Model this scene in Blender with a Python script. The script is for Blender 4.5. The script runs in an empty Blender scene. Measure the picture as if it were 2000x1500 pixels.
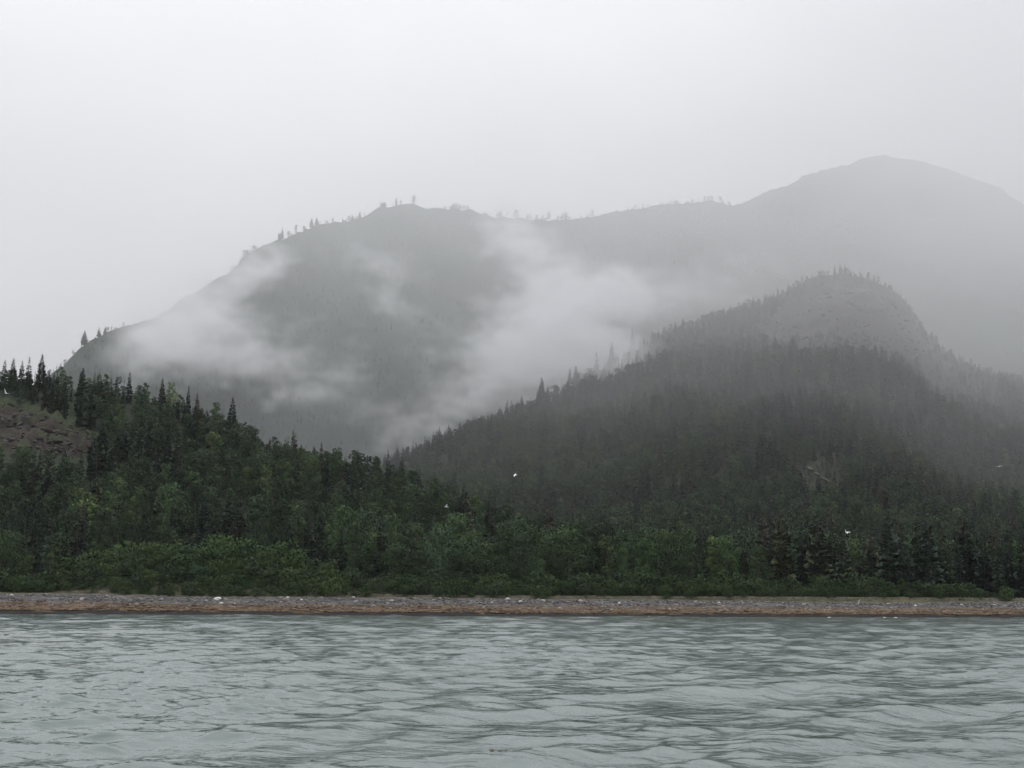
import bpy, bmesh, math, random
import numpy as np
from mathutils import Vector, Matrix

random.seed(7)
RNG = np.random.default_rng(7)
scene = bpy.context.scene
C = scene.collection

# ------------------------------------------------------------------ camera
F = 2747.0                      # focal length in pixels of the 2000 px wide photograph
PITCH = math.atan(430.0 / F)
ROLL = math.radians(0.23)
CAM_H = 2.1
cam_d = bpy.data.cameras.new('camera')
cam = bpy.data.objects.new('camera', cam_d)
C.objects.link(cam)
cam_d.sensor_width = 36.0
cam_d.lens = 36.0 * F / 2000.0
cam_d.clip_start = 0.1
cam_d.clip_end = 20000
RM = Matrix.Rotation(math.pi / 2 + PITCH, 3, 'X') @ Matrix.Rotation(ROLL, 3, 'Z')
cam.matrix_world = Matrix.Translation((0, 0, CAM_H)) @ RM.to_4x4()
scene.camera = cam

# ------------------------------------------------------------------ overcast sky and a very soft sun
SUN_EL, SUN_ROT = math.radians(48), math.radians(35)
world = bpy.data.worlds.new('World')
scene.world = world
world.use_nodes = True
wt = world.node_tree
wt.nodes.clear()
wo = wt.nodes.new('ShaderNodeOutputWorld')
bg_clear = wt.nodes.new('ShaderNodeBackground')
bg_cloud = wt.nodes.new('ShaderNodeBackground')
mixs = wt.nodes.new('ShaderNodeMixShader')
sky = wt.nodes.new('ShaderNodeTexSky')
sky.sky_type = 'NISHITA'
sky.sun_disc = False
sky.sun_elevation = SUN_EL
sky.sun_rotation = SUN_ROT
bg_clear.inputs['Strength'].default_value = 0.08
wt.links.new(sky.outputs[0], bg_clear.inputs['Color'])
tc = wt.nodes.new('ShaderNodeTexCoord')
sx = wt.nodes.new('ShaderNodeSeparateXYZ')
wt.links.new(tc.outputs['Generated'], sx.inputs[0])
# overcast luminance: dim at the horizon, three times brighter overhead
ramp = wt.nodes.new('ShaderNodeValToRGB')
cr = ramp.color_ramp
cr.interpolation = 'LINEAR'
SKY_STOPS = [(0.0, .54), (.12, .62), (.25, .90), (.40, 1.26), (.6, 1.55), (.8, 1.72), (1.0, 1.95)]
while len(cr.elements) < len(SKY_STOPS):
    cr.elements.new(0.5)
for e, (p, v) in zip(cr.elements, SKY_STOPS):
    e.position = p
    e.color = (v * .995, v * .993, v * 1.015, 1)
wt.links.new(sx.outputs['Z'], ramp.inputs[0])
nz = wt.nodes.new('ShaderNodeTexNoise')
nz.inputs['Scale'].default_value = 2.2
nz.inputs['Detail'].default_value = 3
wt.links.new(tc.outputs['Generated'], nz.inputs['Vector'])
mr = wt.nodes.new('ShaderNodeMapRange')
mr.inputs['From Min'].default_value = 0.25
mr.inputs['From Max'].default_value = 0.75
mr.inputs['To Min'].default_value = 0.93
mr.inputs['To Max'].default_value = 1.07
wt.links.new(nz.outputs['Fac'], mr.inputs['Value'])
wt.links.new(ramp.outputs['Color'], bg_cloud.inputs['Color'])
wt.links.new(mr.outputs[0], bg_cloud.inputs['Strength'])
mixs.inputs[0].default_value = 0.93
wt.links.new(bg_clear.outputs[0], mixs.inputs[1])
wt.links.new(bg_cloud.outputs[0], mixs.inputs[2])
wt.links.new(mixs.outputs[0], wo.inputs['Surface'])

sun_d = bpy.data.lights.new('sun', 'SUN')
sun_d.energy = 0.5
sun_d.angle = math.radians(40)
sun_d.color = (1.0, .97, .93)
sun = bpy.data.objects.new('sun', sun_d)
C.objects.link(sun)
sun.rotation_euler = (math.pi / 2 - SUN_EL, 0, math.pi - SUN_ROT)

vs = scene.view_settings
vs.view_transform = 'Standard'
vs.look = 'None'
vs.exposure = 0.0
vs.gamma = 1.0
vs.use_curve_mapping = False
cy = scene.cycles
cy.max_bounces = 10
cy.diffuse_bounces = 2
cy.glossy_bounces = 2
cy.transmission_bounces = 1
cy.volume_bounces = 8
cy.transparent_max_bounces = 4
cy.volume_step_rate = 3.0
cy.use_denoising = True
try:
    cy.denoiser = 'OPENIMAGEDENOISE'
except Exception:
    pass

# ------------------------------------------------------------------ small maths
RMn = np.array(RM)


def ray(px, py):
    px, py = np.broadcast_arrays(np.asarray(px, float), np.asarray(py, float))
    d = np.stack([(px - 1000) / F, (750 - py) / F, -np.ones_like(px)], -1) @ RMn.T
    return d


def at(px, py, Y):
    """The point seen at a pixel of the photograph, Y metres ahead."""
    d = ray(px, py)
    k = np.asarray(Y, float) / d[..., 1]
    return d[..., 0] * k, np.asarray(Y, float) + 0 * k, CAM_H + d[..., 2] * k


def project(X, Y, Z):
    v = np.stack([X, Y, Z - CAM_H], -1) @ RMn
    return 1000 + F * v[..., 0] / -v[..., 2], 750 - F * v[..., 1] / -v[..., 2]


def _hash(ix, iy, seed):
    h = (ix.astype(np.int64) * 374761393 + iy.astype(np.int64) * 668265263 + seed * 69069) & 0xFFFFFFFF
    h = ((h ^ (h >> 13)) * 1274126177) & 0xFFFFFFFF
    return ((h ^ (h >> 16)) & 0xFFFFFF) / float(0xFFFFFF)


def vnoise(x, y, seed=0):
    ix, iy = np.floor(x), np.floor(y)
    fx, fy = x - ix, y - iy
    fx, fy = fx * fx * (3 - 2 * fx), fy * fy * (3 - 2 * fy)
    a, b = _hash(ix, iy, seed), _hash(ix + 1, iy, seed)
    c, d = _hash(ix, iy + 1, seed), _hash(ix + 1, iy + 1, seed)
    return (a + (b - a) * fx) * (1 - fy) + (c + (d - c) * fx) * fy


def fbm(x, y, seed=0, octv=4, gain=.5):
    s, a, n = 0, 1.0, 0
    for o in range(octv):
        s = s + a * (vnoise(x * 2 ** o + 17.3 * o, y * 2 ** o - 9.1 * o, seed + o) - .5) * 2
        n += a
        a *= gain
    return s / n


def sstep(a, b, x):
    t = np.clip((x - a) / (b - a), 0, 1)
    return t * t * (3 - 2 * t)


# ------------------------------------------------------------------ the lie of the land
def layer(knots):
    k = np.array(knots, float)
    X, Y, Z = at(k[:, 0], k[:, 1], k[:, 2])
    u = X / Y
    o = np.argsort(u)
    return u[o], Y[o], Z[o]


WATERLINE = np.array([(-600, 1197), (0, 1199.5), (400, 1201), (1000, 1204), (1500, 1205.5), (2000, 1207), (2600, 1209)], float)
_d = ray(WATERLINE[:, 0], WATERLINE[:, 1])
WL_u, WL_y = _d[:, 0] / _d[:, 1], -CAM_H * _d[:, 1] / _d[:, 2]
BT = np.array([(-600, 1155), (0, 1158), (150, 1159), (420, 1165), (800, 1166), (1000, 1169), (1300, 1171), (1500, 1174), (1750, 1176), (2000, 1174), (2600, 1174)], float)
_d = ray(BT[:, 0], BT[:, 1])
BT_u = _d[:, 0] / _d[:, 1]
BT_z = CAM_H + (np.interp(BT_u, WL_u, WL_y) + 32) * _d[:, 2] / _d[:, 1]

LEFT_HILL = layer([(-700, 660, 600), (-300, 700, 570), (-80, 735, 540), (0, 748, 530), (85, 752, 530), (150, 765, 530), (260, 782, 530), (320, 795, 530), (380, 815, 530), (460, 850, 525),
                   (520, 875, 520), (580, 895, 515), (640, 912, 510), (740, 952, 500), (820, 985, 490), (900, 1015, 480), (1000, 1050, 470), (1150, 1110, 460), (1300, 1150, 450), (1500, 1170, 450), (2600, 1175, 450)])
MOUND = layer([(-700, 1175, 292), (60, 1165, 292), (150, 1142, 296), (215, 1116, 300), (270, 1104, 304), (360, 1106, 305), (450, 1110, 304), (540, 1122, 302), (620, 1134, 299), (700, 1146, 296), (800, 1160, 292), (2600, 1172, 292)])
RIGHT_HILL = layer([(500, 1010, 880), (640, 975, 920), (740, 935, 960), (820, 900, 1000), (900, 862, 1040), (1000, 816, 1100), (1100, 775, 1170), (1200, 730, 1240), (1250, 685, 1300), (1300, 655, 1340), (1400, 620, 1420),
                    (1500, 590, 1450), (1540, 565, 1480), (1570, 548, 1500), (1600, 540, 1500), (1650, 536, 1500), (1700, 545, 1500), (1745, 566, 1500), (1775, 596, 1490), (1800, 640, 1480), (1850, 690, 1450), (1920, 725, 1420),
                    (2000, 752, 1400), (2100, 775, 1380), (2300, 810, 1350), (2900, 900, 1300)])
FAR = layer([(-700, 1000, 1250), (0, 850, 1300), (60, 770, 1300), (100, 728, 1300), (125, 712, 1310), (150, 683, 1320), (175, 662, 1330), (200, 652, 1350), (240, 636, 1400), (290, 625, 1450), (330, 606, 1520), (350, 585, 1580), (390, 562, 1650),
             (445, 532, 1720), (470, 505, 1800), (520, 475, 1880), (560, 460, 1930), (600, 443, 1970), (640, 434, 2000), (700, 425, 2020), (740, 405, 2030), (770, 398, 2040), (800, 395, 2040), (835, 403, 2050), (870, 406, 2060),
             (915, 407, 2080), (960, 420, 2100), (1010, 424, 2120), (1080, 428, 2150), (1120, 426, 2180), (1150, 421, 2200), (1200, 412, 2250), (1250, 404, 2330), (1300, 397, 2400), (1360, 394, 2450), (1380, 390, 2480), (1410, 392, 2500), (1425, 399, 2520),
             (1450, 395, 2550), (1500, 372, 2620), (1545, 357, 2660), (1570, 340, 2700), (1650, 319, 2780), (1715, 300, 2800), (1740, 302, 2820), (1790, 308, 2820), (1850, 325, 2820), (1890, 340, 2820), (1950, 362, 2820), (1975, 380, 2800), (2000, 397, 2800), (2080, 430, 2780), (2300, 500, 2700), (2900, 650, 2600)])


def rise(L, u, Y, base_d, base_z, power, fall):
    Dc, Zc = np.interp(u, L[0], L[1]), np.interp(u, L[0], L[2])
    Db = base_d(Dc)
    t = (Y - Db) / (Dc - Db)
    base_z = np.minimum(base_z, Zc)
    up = base_z + (Zc - base_z) * np.clip(t, 0, 1) ** power + np.where(t < 0, t * 30, 0)
    #np.clip(t, 0, 1) ** power + np.where(t < 0, t * 30, 0)
    rnd = Zc - (Y - Dc) * fall
    h = np.where(t > 1, rnd, up)
    edge = np.exp(-((t - 1) / .12) ** 2)
    return h, np.clip(t, 0, 1), edge, Zc


def ground(X, Y, detail=True):
    X, Y = np.asarray(X, float), np.asarray(Y, float)
    u = X / Y
    Ys, zt = np.interp(u, WL_u, WL_y), np.interp(u, BT_u, BT_z)
    s = Y - Ys
    hv = np.where(s < 0, s * .1, np.where(s < 32, zt * np.clip(s / 32, 0, 1) ** .85, zt + (s - 32) * .035))
    hv = np.where(Y > 420, zt + (420 - Ys - 32) * .035 + (Y - 420) * .02, hv)
    hl, tl, el, _ = rise(LEFT_HILL, u, Y, lambda D: D * 0 + 335, 6, 1.0, .25)
    hm, tm, em, _ = rise(MOUND, u, Y, lambda D: D - 15, 3.6, .8, .05)
    hr, tr, er, _ = rise(RIGHT_HILL, u, Y, lambda D: np.minimum(470, D * .6), 9, 1.25, .3)
    hf, tf, ef, _ = rise(FAR, u, Y, lambda D: D * .62, 22, 1.0, .4)
    if detail:
        hl = hl + fbm(X / 38, Y / 38, 3, 4) * 5 * (1 - .75 * el) * sstep(0, .4, tl)
        hr = hr + (fbm(X / 130, Y / 130, 11, 5) * 26) * (1 - .93 * er) * sstep(450, 900, Y) + fbm(X / 22, Y / 22, 12, 3) * 2 * sstep(0, .2, tr)
        hf = hf + ((fbm(X / 240, Y / 240, 21, 5, .55) * 75) * (1 - .97 * ef) + fbm(X / 35, Y / 35, 22, 3) * 4 * (1 - .5 * ef)) * sstep(0, .2, tf)
        hv = hv + fbm(X / 15, Y / 15, 31, 3) * .5 * sstep(30, 45, s)
    h = np.maximum(np.maximum(hv, hm), np.maximum(np.maximum(hl, hr), hf))
    which = np.argmax(np.stack([np.broadcast_to(a, h.shape) for a in (hv, hm, hl, hr, hf)]), 0)
    h = np.where(s < 33, hv, h)
    return h, s, which


def hit(px, py, y0=200., y1=3000.):
    """Where the line of sight of a pixel first meets the ground."""
    Y = np.geomspace(y0, y1, 4000)
    X, _, Z = at(np.full_like(Y, px), np.full_like(Y, py), Y)
    h = ground(X, Y)[0]
    k = np.argmax(h > Z)
    return float(X[k]), float(Y[k]), float(h[k])


def inside(poly, px, py):
    poly = np.array(poly, float)
    r = np.zeros(np.broadcast(px, py).shape, bool)
    j = len(poly) - 1
    for i in range(len(poly)):
        xi, yi = poly[i]
        xj, yj = poly[j]
        c = ((yi > py) != (yj > py)) & (px < (xj - xi) * (py - yi) / (yj - yi + 1e-9) + xi)
        r ^= c
        j = i
    return r


SCAR = [(-200, 772), (-60, 778), (20, 788), (80, 804), (140, 828), (200, 856), (208, 872), (188, 888), (120, 890), (50, 880), (-60, 888), (-200, 900)]
KNOLL = [(1560, 590), (1620, 555), (1700, 560), (1755, 585), (1790, 630), (1812, 680), (1800, 720), (1700, 712), (1600, 700), (1500, 690), (1480, 650), (1520, 610)]
OUTCROP = [(1572, 918), (1590, 916), (1622, 940), (1628, 952), (1600, 950), (1580, 938)]


# ------------------------------------------------------------------ helpers: materials and objects
def mat(name):
    m = bpy.data.materials.new(name)
    m.use_nodes = True
    nt = m.node_tree
    b = nt.nodes['Principled BSDF']
    return m, nt, b


def N(nt, typ, **kw):
    n = nt.nodes.new(typ)
    for k, v in kw.items():
        if k in n.inputs:
            n.inputs[k].default_value = v
        else:
            setattr(n, k, v)
    return n


def ramp_node(nt, stops, interp='LINEAR'):
    r = nt.nodes.new('ShaderNodeValToRGB')
    c = r.color_ramp
    c.interpolation = interp
    while len(c.elements) < len(stops):
        c.elements.new(.5)
    for e, (p, col) in zip(c.elements, stops):
        e.position = p
        e.color = (*col, 1)
    return r


def mul(nt, a, b):
    n = nt.nodes.new('ShaderNodeMix')
    n.data_type = 'RGBA'
    n.blend_type = 'MULTIPLY'
    n.inputs[0].default_value = 1
    nt.links.new(a, n.inputs[6])
    nt.links.new(b, n.inputs[7])
    return n.outputs[2]


def mesh_obj(name, verts, faces, material=None, parent=None, smooth=False, link=True):
    me = bpy.data.meshes.new(name)
    verts = np.asarray(verts, np.float32)
    faces = np.asarray(faces)
    me.vertices.add(len(verts))
    me.vertices.foreach_set('co', verts.ravel())
    if len(faces):
        n, k = faces.shape
        me.loops.add(n * k)
        me.loops.foreach_set('vertex_index', faces.astype(np.int32).ravel())
        me.polygons.add(n)
        me.polygons.foreach_set('loop_start', np.arange(0, n * k, k, dtype=np.int32))
        me.polygons.foreach_set('loop_total', np.full(n, k, np.int32))
        me.polygons.foreach_set('use_smooth', np.full(n, smooth, bool))
    me.update(calc_edges=True)
    if material:
        me.materials.append(material)
    o = bpy.data.objects.new(name, me)
    if link:
        C.objects.link(o)
    if parent:
        o.parent = parent
    return o


def color_attr(me, name, col):
    a = me.attributes.new(name, 'FLOAT_COLOR', 'POINT')
    c = np.ones((len(me.vertices), 4), np.float32)
    c[:, :3] = col
    a.data.foreach_set('color', c.ravel())


def grid_faces(nr, nc):
    i = np.arange(nr - 1)[:, None] * nc + np.arange(nc - 1)[None, :]
    return np.stack([i, i + 1, i + nc + 1, i + nc], -1).reshape(-1, 4)


def tag(o, label=None, cat=None, group=None, kind=None):
    if label:
        o['label'] = label
    if cat:
        o['category'] = cat
    if group:
        o['group'] = group
    if kind:
        o['kind'] = kind
    return o


# ------------------------------------------------------------------ ground sheets
def land_material(name, bump=.6, scale=1.2):
    m, nt, b = mat(name)
    a = N(nt, 'ShaderNodeAttribute', attribute_name='tint')
    g = N(nt, 'ShaderNodeNewGeometry')
    n1 = N(nt, 'ShaderNodeTexNoise', Scale=scale, Detail=6.0)
    nt.links.new(g.outputs['Position'], n1.inputs['Vector'])
    r = ramp_node(nt, [(.25, (.45, .45, .45)), (.5, (1, 1, 1)), (.78, (1.6, 1.6, 1.6))])
    nt.links.new(n1.outputs['Fac'], r.inputs[0])
    nt.links.new(mul(nt, a.outputs['Color'], r.outputs[0]), b.inputs['Base Color'])
    b.inputs['Roughness'].default_value = .9
    b.inputs['Specular IOR Level'].default_value = .15
    bp = N(nt, 'ShaderNodeBump', Strength=bump, Distance=.4)
    nt.links.new(n1.outputs['Fac'], bp.inputs['Height'])
    nt.links.new(bp.outputs[0], b.inputs['Normal'])
    return m


nc, nr = 560, 400
uu = np.linspace(-.75, .75, nc)
# rows: from the top of the beach to behind the far ridge
yy = np.concatenate([np.linspace(0, 1, nr)])
Ysu = np.interp(uu, WL_u, WL_y) + 31.0
YY = Ysu[None, :] * (3700 / Ysu[None, :]) ** (yy[:, None] ** 1.05)
XX = uu[None, :] * YY
HH, SS, WW = ground(XX, YY)
HH = np.where(SS < 33, HH - .12, HH)
PX, PY = project(XX, YY, HH)
base = np.array([.020, .027, .015])
tint = np.ones(HH.shape + (3,)) * base
nv = fbm(XX / 9, YY / 9, 41, 3)[..., None]
far_green = np.array([.018, .034, .022])
tint = np.where((WW == 4)[..., None], far_green * (1 + .75 * fbm(XX / 70, YY / 70, 43, 4)[..., None]), tint)
rockn = fbm(XX / 30, YY / 30, 44, 4)
# bare rocky ribs on the high far ridge
rib = sstep(.15, .5, rockn) * (WW == 4) * sstep(300, 550, HH)
tint = tint * (1 - rib[..., None]) + np.array([.05, .05, .045]) * rib[..., None]
near = (YY > 380) & (YY < 640)
jx, jy = PX + fbm(XX / 5, YY / 5, 45, 3) * 18, PY + fbm(XX / 5, YY / 5, 46, 3) * 10
scar = inside(SCAR, jx, jy) & near & (WW == 2)
scar_c = np.array([.025, .020, .016]) * (1 + 1.1 * fbm(XX / 4, YY / 4, 47, 4)[..., None])
tint = np.where(scar[..., None], np.clip(scar_c, .012, 1), tint)
rim = (inside([(-200, 764), (0, 774), (90, 794), (150, 818), (205, 848), (215, 862), (140, 838), (80, 815), (20, 800), (-200, 790)], jx, jy) & near & (WW == 2)) | \
      (scar & (fbm(XX / 7, YY / 3, 48, 3) > .33))
tint = np.where(rim[..., None], np.array([.034, .044, .022]) * (1 + .5 * nv), tint)
kn = inside(KNOLL, PX + rockn * 30, PY + rockn * 16) & (WW == 3) & (YY > 900)
tint = np.where(kn[..., None], np.array([.036, .031, .027]) * (1 + .9 * fbm(XX / 14, YY / 14, 49, 4)[..., None]), tint)
oc = inside(OUTCROP, PX, PY) & (WW == 3)
top_grass = (SS < 42) & (SS > 25)
tint = np.where(top_grass[..., None], np.array([.060, .062, .036]) * (1 + .3 * nv), tint)
HH = HH + np.where(scar, fbm(XX / 5, YY / 5, 50, 4, .6) * 4.5, 0)
HH = HH + np.where(kn, fbm(XX / 12, YY / 12, 51, 3) * 6, 0)
hills = mesh_obj('hills', np.stack([XX, YY, HH], -1).reshape(-1, 3), grid_faces(nr, nc), land_material('hill_ground', .8, .5), smooth=True)
color_attr(hills.data, 'tint', np.clip(tint, .004, 1).reshape(-1, 3))
tag(hills, kind='structure')
# running maximum of the ground's elevation angle, used to leave out trees nobody can see
ANG = HH / YY
CUM = np.maximum.accumulate(ANG, 0)
YROWS = YY


def visible(X, Y, top):
    ui = np.clip(((X / Y + .75) / 1.5 * (nc - 1)).round().astype(int), 0, nc - 1)
    t = (np.log(Y / Ysu[ui]) / np.log(3700 / Ysu[ui])).clip(0, 1) ** (1 / 1.05)
    ri = np.clip((t * (nr - 1)).astype(int) - 1, 0, nr - 1)
    return (top - 0.0) / Y > CUM[ri, ui] - .002


# the beach: cobbles above, rockweed below, dark and wet at the water's edge
nc2, nr2 = 1500, 74
ub = np.linspace(-.62, .62, nc2)
sb = np.linspace(-9, 34, nr2)
YB = np.interp(ub, WL_u, WL_y)[None, :] + sb[:, None]
XB = ub[None, :] * YB
HB = ground(XB, YB, False)[0]
lump = fbm(XB / 1.1, YB / 1.1, 61, 4, .6)
HB = HB + lump * .16 + np.abs(fbm(XB / 3.2, YB / 3.2, 62, 3)) * .22 - .08
SB = sb[:, None] + fbm(XB / 2.5, YB / 2.5, 63, 4) * 4.5
n3 = fbm(XB / .7, YB / .7, 64, 3)[..., None]
cob = np.array([.088, .083, .080]) * (1 + .8 * n3)
weed = np.array([.074, .050, .029]) * (1 + .75 * n3)
wet = np.array([.018, .014, .014]) * (1 + .5 * n3)
topg = np.array([.095, .085, .065]) * (1 + .3 * n3)
n4 = fbm(XB / 2.4, YB / 1.1, 65, 4)[..., None]
weed = weed * np.clip(1 + 1.5 * n4, .12, 2)
cob = cob * np.clip(1 + .9 * fbm(XB / 3.5, YB / 1.3, 66, 4)[..., None], .4, 1.6)
tb = cob
w1 = sstep(17, 12.5, SB)[..., None]
tb = tb * (1 - w1) + weed * w1
w2 = sstep(6.0, 3.4, SB)[..., None]
tb = tb * (1 - w2) + wet * w2
w3 = sstep(27, 31, SB)[..., None]
tb = tb * (1 - w3) + topg * w3
beach = mesh_obj('beach', np.stack([XB, YB, HB], -1).reshape(-1, 3), grid_faces(nr2, nc2), land_material('beach_cobbles', .9, 2.5), smooth=False)
color_attr(beach.data, 'tint', np.clip(tb, .004, 1).reshape(-1, 3))
tag(beach, kind='structure')

# ------------------------------------------------------------------ water
nrw, ncw = 1000, 560
yw = np.geomspace(12, 420, nrw)
uw = np.concatenate([np.linspace(-3, -.5, 16)[:-1], np.linspace(-.5, .5, ncw), np.linspace(.5, 3, 16)[1:]])
XW = uw[None, :] * yw[:, None]
YW = np.broadcast_to(yw[:, None], XW.shape).copy()
row_sp = np.broadcast_to((yw * math.log(420 / 12) / (nrw - 1))[:, None], XW.shape)
ZW = np.zeros_like(XW)
DX, DY = np.zeros_like(XW), np.zeros_like(XW)
patch = .8 + .9 * fbm(XW / 9, YW / 14, 71, 3)
wr = np.random.default_rng(19)
NW = 130
for i in range(NW):
    lam = 0.24 * (9.0 / 0.24) ** ((i + wr.random()) / NW)
    th = math.radians(-90 + 24) + wr.normal() * (.62 if lam < 2.5 else .45)
    k = 2 * math.pi / lam
    slope = .026 if lam < .5 else (.037 if lam < 1.1 else (.022 if lam < 4 else .012))
    a = slope / k * wr.uniform(.6, 1.4)
    ph = k * (XW * math.cos(th) + YW * math.sin(th)) + wr.uniform(0, 6.283)
    fil = np.clip((lam / row_sp - 2.0) / 2.0, 0, 1)
    A = a * fil * (patch if lam < 1.0 else 1)
    ZW += A * np.cos(ph)
    sn = np.sin(ph) * A
    DX -= sn * math.cos(th)
    DY -= sn * math.sin(th)
water = mesh_obj('water', np.stack([XW + DX, YW + DY, ZW], -1).reshape(-1, 3), grid_faces(*XW.shape), None, smooth=True)
m, nt, b = mat('sea_water')
b.inputs['Base Color'].default_value = (.098, .132, .123, 1)
b.inputs['Roughness'].default_value = .03
b.inputs['IOR'].default_value = 1.42
b.inputs['Specular IOR Level'].default_value = .5
g = N(nt, 'ShaderNodeNewGeometry')
mp = N(nt, 'ShaderNodeMapping')
mp.inputs['Rotation'].default_value = (0, 0, math.radians(22))
mp.inputs['Scale'].default_value = (.6, 1.0, 1.0)
nt.links.new(g.outputs['Position'], mp.inputs['Vector'])
na = N(nt, 'ShaderNodeTexNoise', Scale=2.2, Detail=3.0, Roughness=.55, Distortion=.3)
nb = N(nt, 'ShaderNodeTexNoise', Scale=7.0, Detail=2.0)
nt.links.new(mp.outputs[0], na.inputs['Vector'])
nt.links.new(mp.outputs[0], nb.inputs['Vector'])
bp1 = N(nt, 'ShaderNodeBump', Strength=1.0, Distance=.058)
bp2 = N(nt, 'ShaderNodeBump', Strength=1.0, Distance=.006)
nt.links.new(na.outputs['Fac'], bp1.inputs['Height'])
nt.links.new(nb.outputs['Fac'], bp2.inputs['Height'])
nt.links.new(bp1.outputs[0], bp2.inputs['Normal'])
nt.links.new(bp2.outputs[0], b.inputs['Normal'])
water.data.materials.append(m)
tag(water, kind='structure')


# ------------------------------------------------------------------ foliage meshes (height 1, scaled when placed)
def foliage_material(name, stops, spec=.15):
    m, nt, b = mat(name)
    oi = N(nt, 'ShaderNodeObjectInfo')
    r = ramp_node(nt, stops)
    nt.links.new(oi.outputs['Random'], r.inputs[0])
    tcn = N(nt, 'ShaderNodeTexCoord')
    n1 = N(nt, 'ShaderNodeTexNoise', Scale=9.0, Detail=3.0)
    nt.links.new(tcn.outputs['Object'], n1.inputs['Vector'])
    r2 = ramp_node(nt, [(.3, (.6, .6, .62)), (.5, (1, 1, 1)), (.72, (1.5, 1.5, 1.35))])
    nt.links.new(n1.outputs['Fac'], r2.inputs[0])
    c = mul(nt, r.outputs[0], r2.outputs[0])
    c = mul(nt, c, oi.outputs['Color'])
    nt.links.new(c, b.inputs['Base Color'])
    b.inputs['Roughness'].default_value = .75
    b.inputs['Specular IOR Level'].default_value = spec
    return m


M_SPRUCE = foliage_material('spruce_needles', [(0, (0.011, 0.025, 0.018)), (.35, (0.023, 0.043, 0.028)), (.7, (0.029, 0.053, 0.031)), (.86, (0.049, 0.068, 0.034)), (.93, (0.055, 0.048, 0.031)), (1, (0.046, 0.041, 0.031))])
M_LEAF = foliage_material('broad_leaves', [(0, (0.013, 0.028, 0.013)), (.3, (0.027, 0.051, 0.021)), (.6, (0.038, 0.066, 0.027)), (.8, (0.031, 0.055, 0.032)), (.92, (0.057, 0.091, 0.036)), (1, (0.076, 0.108, 0.039))])
M_SHRUB = foliage_material('shrub_leaves', [(0, (0.026, 0.050, 0.016)), (.5, (0.034, 0.060, 0.018)), (1, (0.031, 0.050, 0.023))])
m, nt, b = mat('bark')
b.inputs['Base Color'].default_value = (.09, .078, .066, 1)
b.inputs['Roughness'].default_value = .9
nzb = N(nt, 'ShaderNodeTexNoise', Scale=30.0)
bpb = N(nt, 'ShaderNodeBump', Strength=.5, Distance=.12)
nt.links.new(nzb.outputs['Fac'], bpb.inputs['Height'])
nt.links.new(bpb.outputs[0], b.inputs['Normal'])
M_BARK = m


def tri_mesh(name, tris, material, center_fn, soft=.75):
    """Loose leaf faces, wound and shaded so that they face out of the crown."""
    T = np.asarray(tris, float)
    cen = T.mean(1)
    out = center_fn(cen)
    nrm = np.cross(T[:, 1] - T[:, 0], T[:, 2] - T[:, 0])
    flip = (nrm * out).sum(1) < 0
    T[flip] = T[flip][:, ::-1]
    nrm[flip] *= -1
    nrm /= np.linalg.norm(nrm, axis=1, keepdims=True) + 1e-9
    nn = out * soft + nrm * (1 - soft)
    nn /= np.linalg.norm(nn, axis=1, keepdims=True) + 1e-9
    o = mesh_obj(name, T.reshape(-1, 3), np.arange(len(T) * 3).reshape(-1, 3), material, link=False, smooth=True)
    o.data.normals_split_custom_set_from_vertices(np.repeat(nn, 3, 0).tolist())
    return o.data


def tube(pts, rads, seg=6):
    V, Fq = [], []
    for i, (p, r) in enumerate(zip(pts, rads)):
        p = np.array(p, float)
        for s in range(seg):
            a = 2 * math.pi * s / seg
            V.append(p + np.array([math.cos(a) * r, math.sin(a) * r, 0]))
    for i in range(len(pts) - 1):
        for s in range(seg):
            a, b2 = i * seg + s, i * seg + (s + 1) % seg
            Fq.append((a, b2, b2 + seg, a + seg))
    return V, Fq


def merge(parts):
    V, Fq = [], []
    for v, f in parts:
        o = len(V)
        V += list(v)
        Fq += [tuple(i + o for i in q) for q in f]
    return V, Fq


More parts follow.
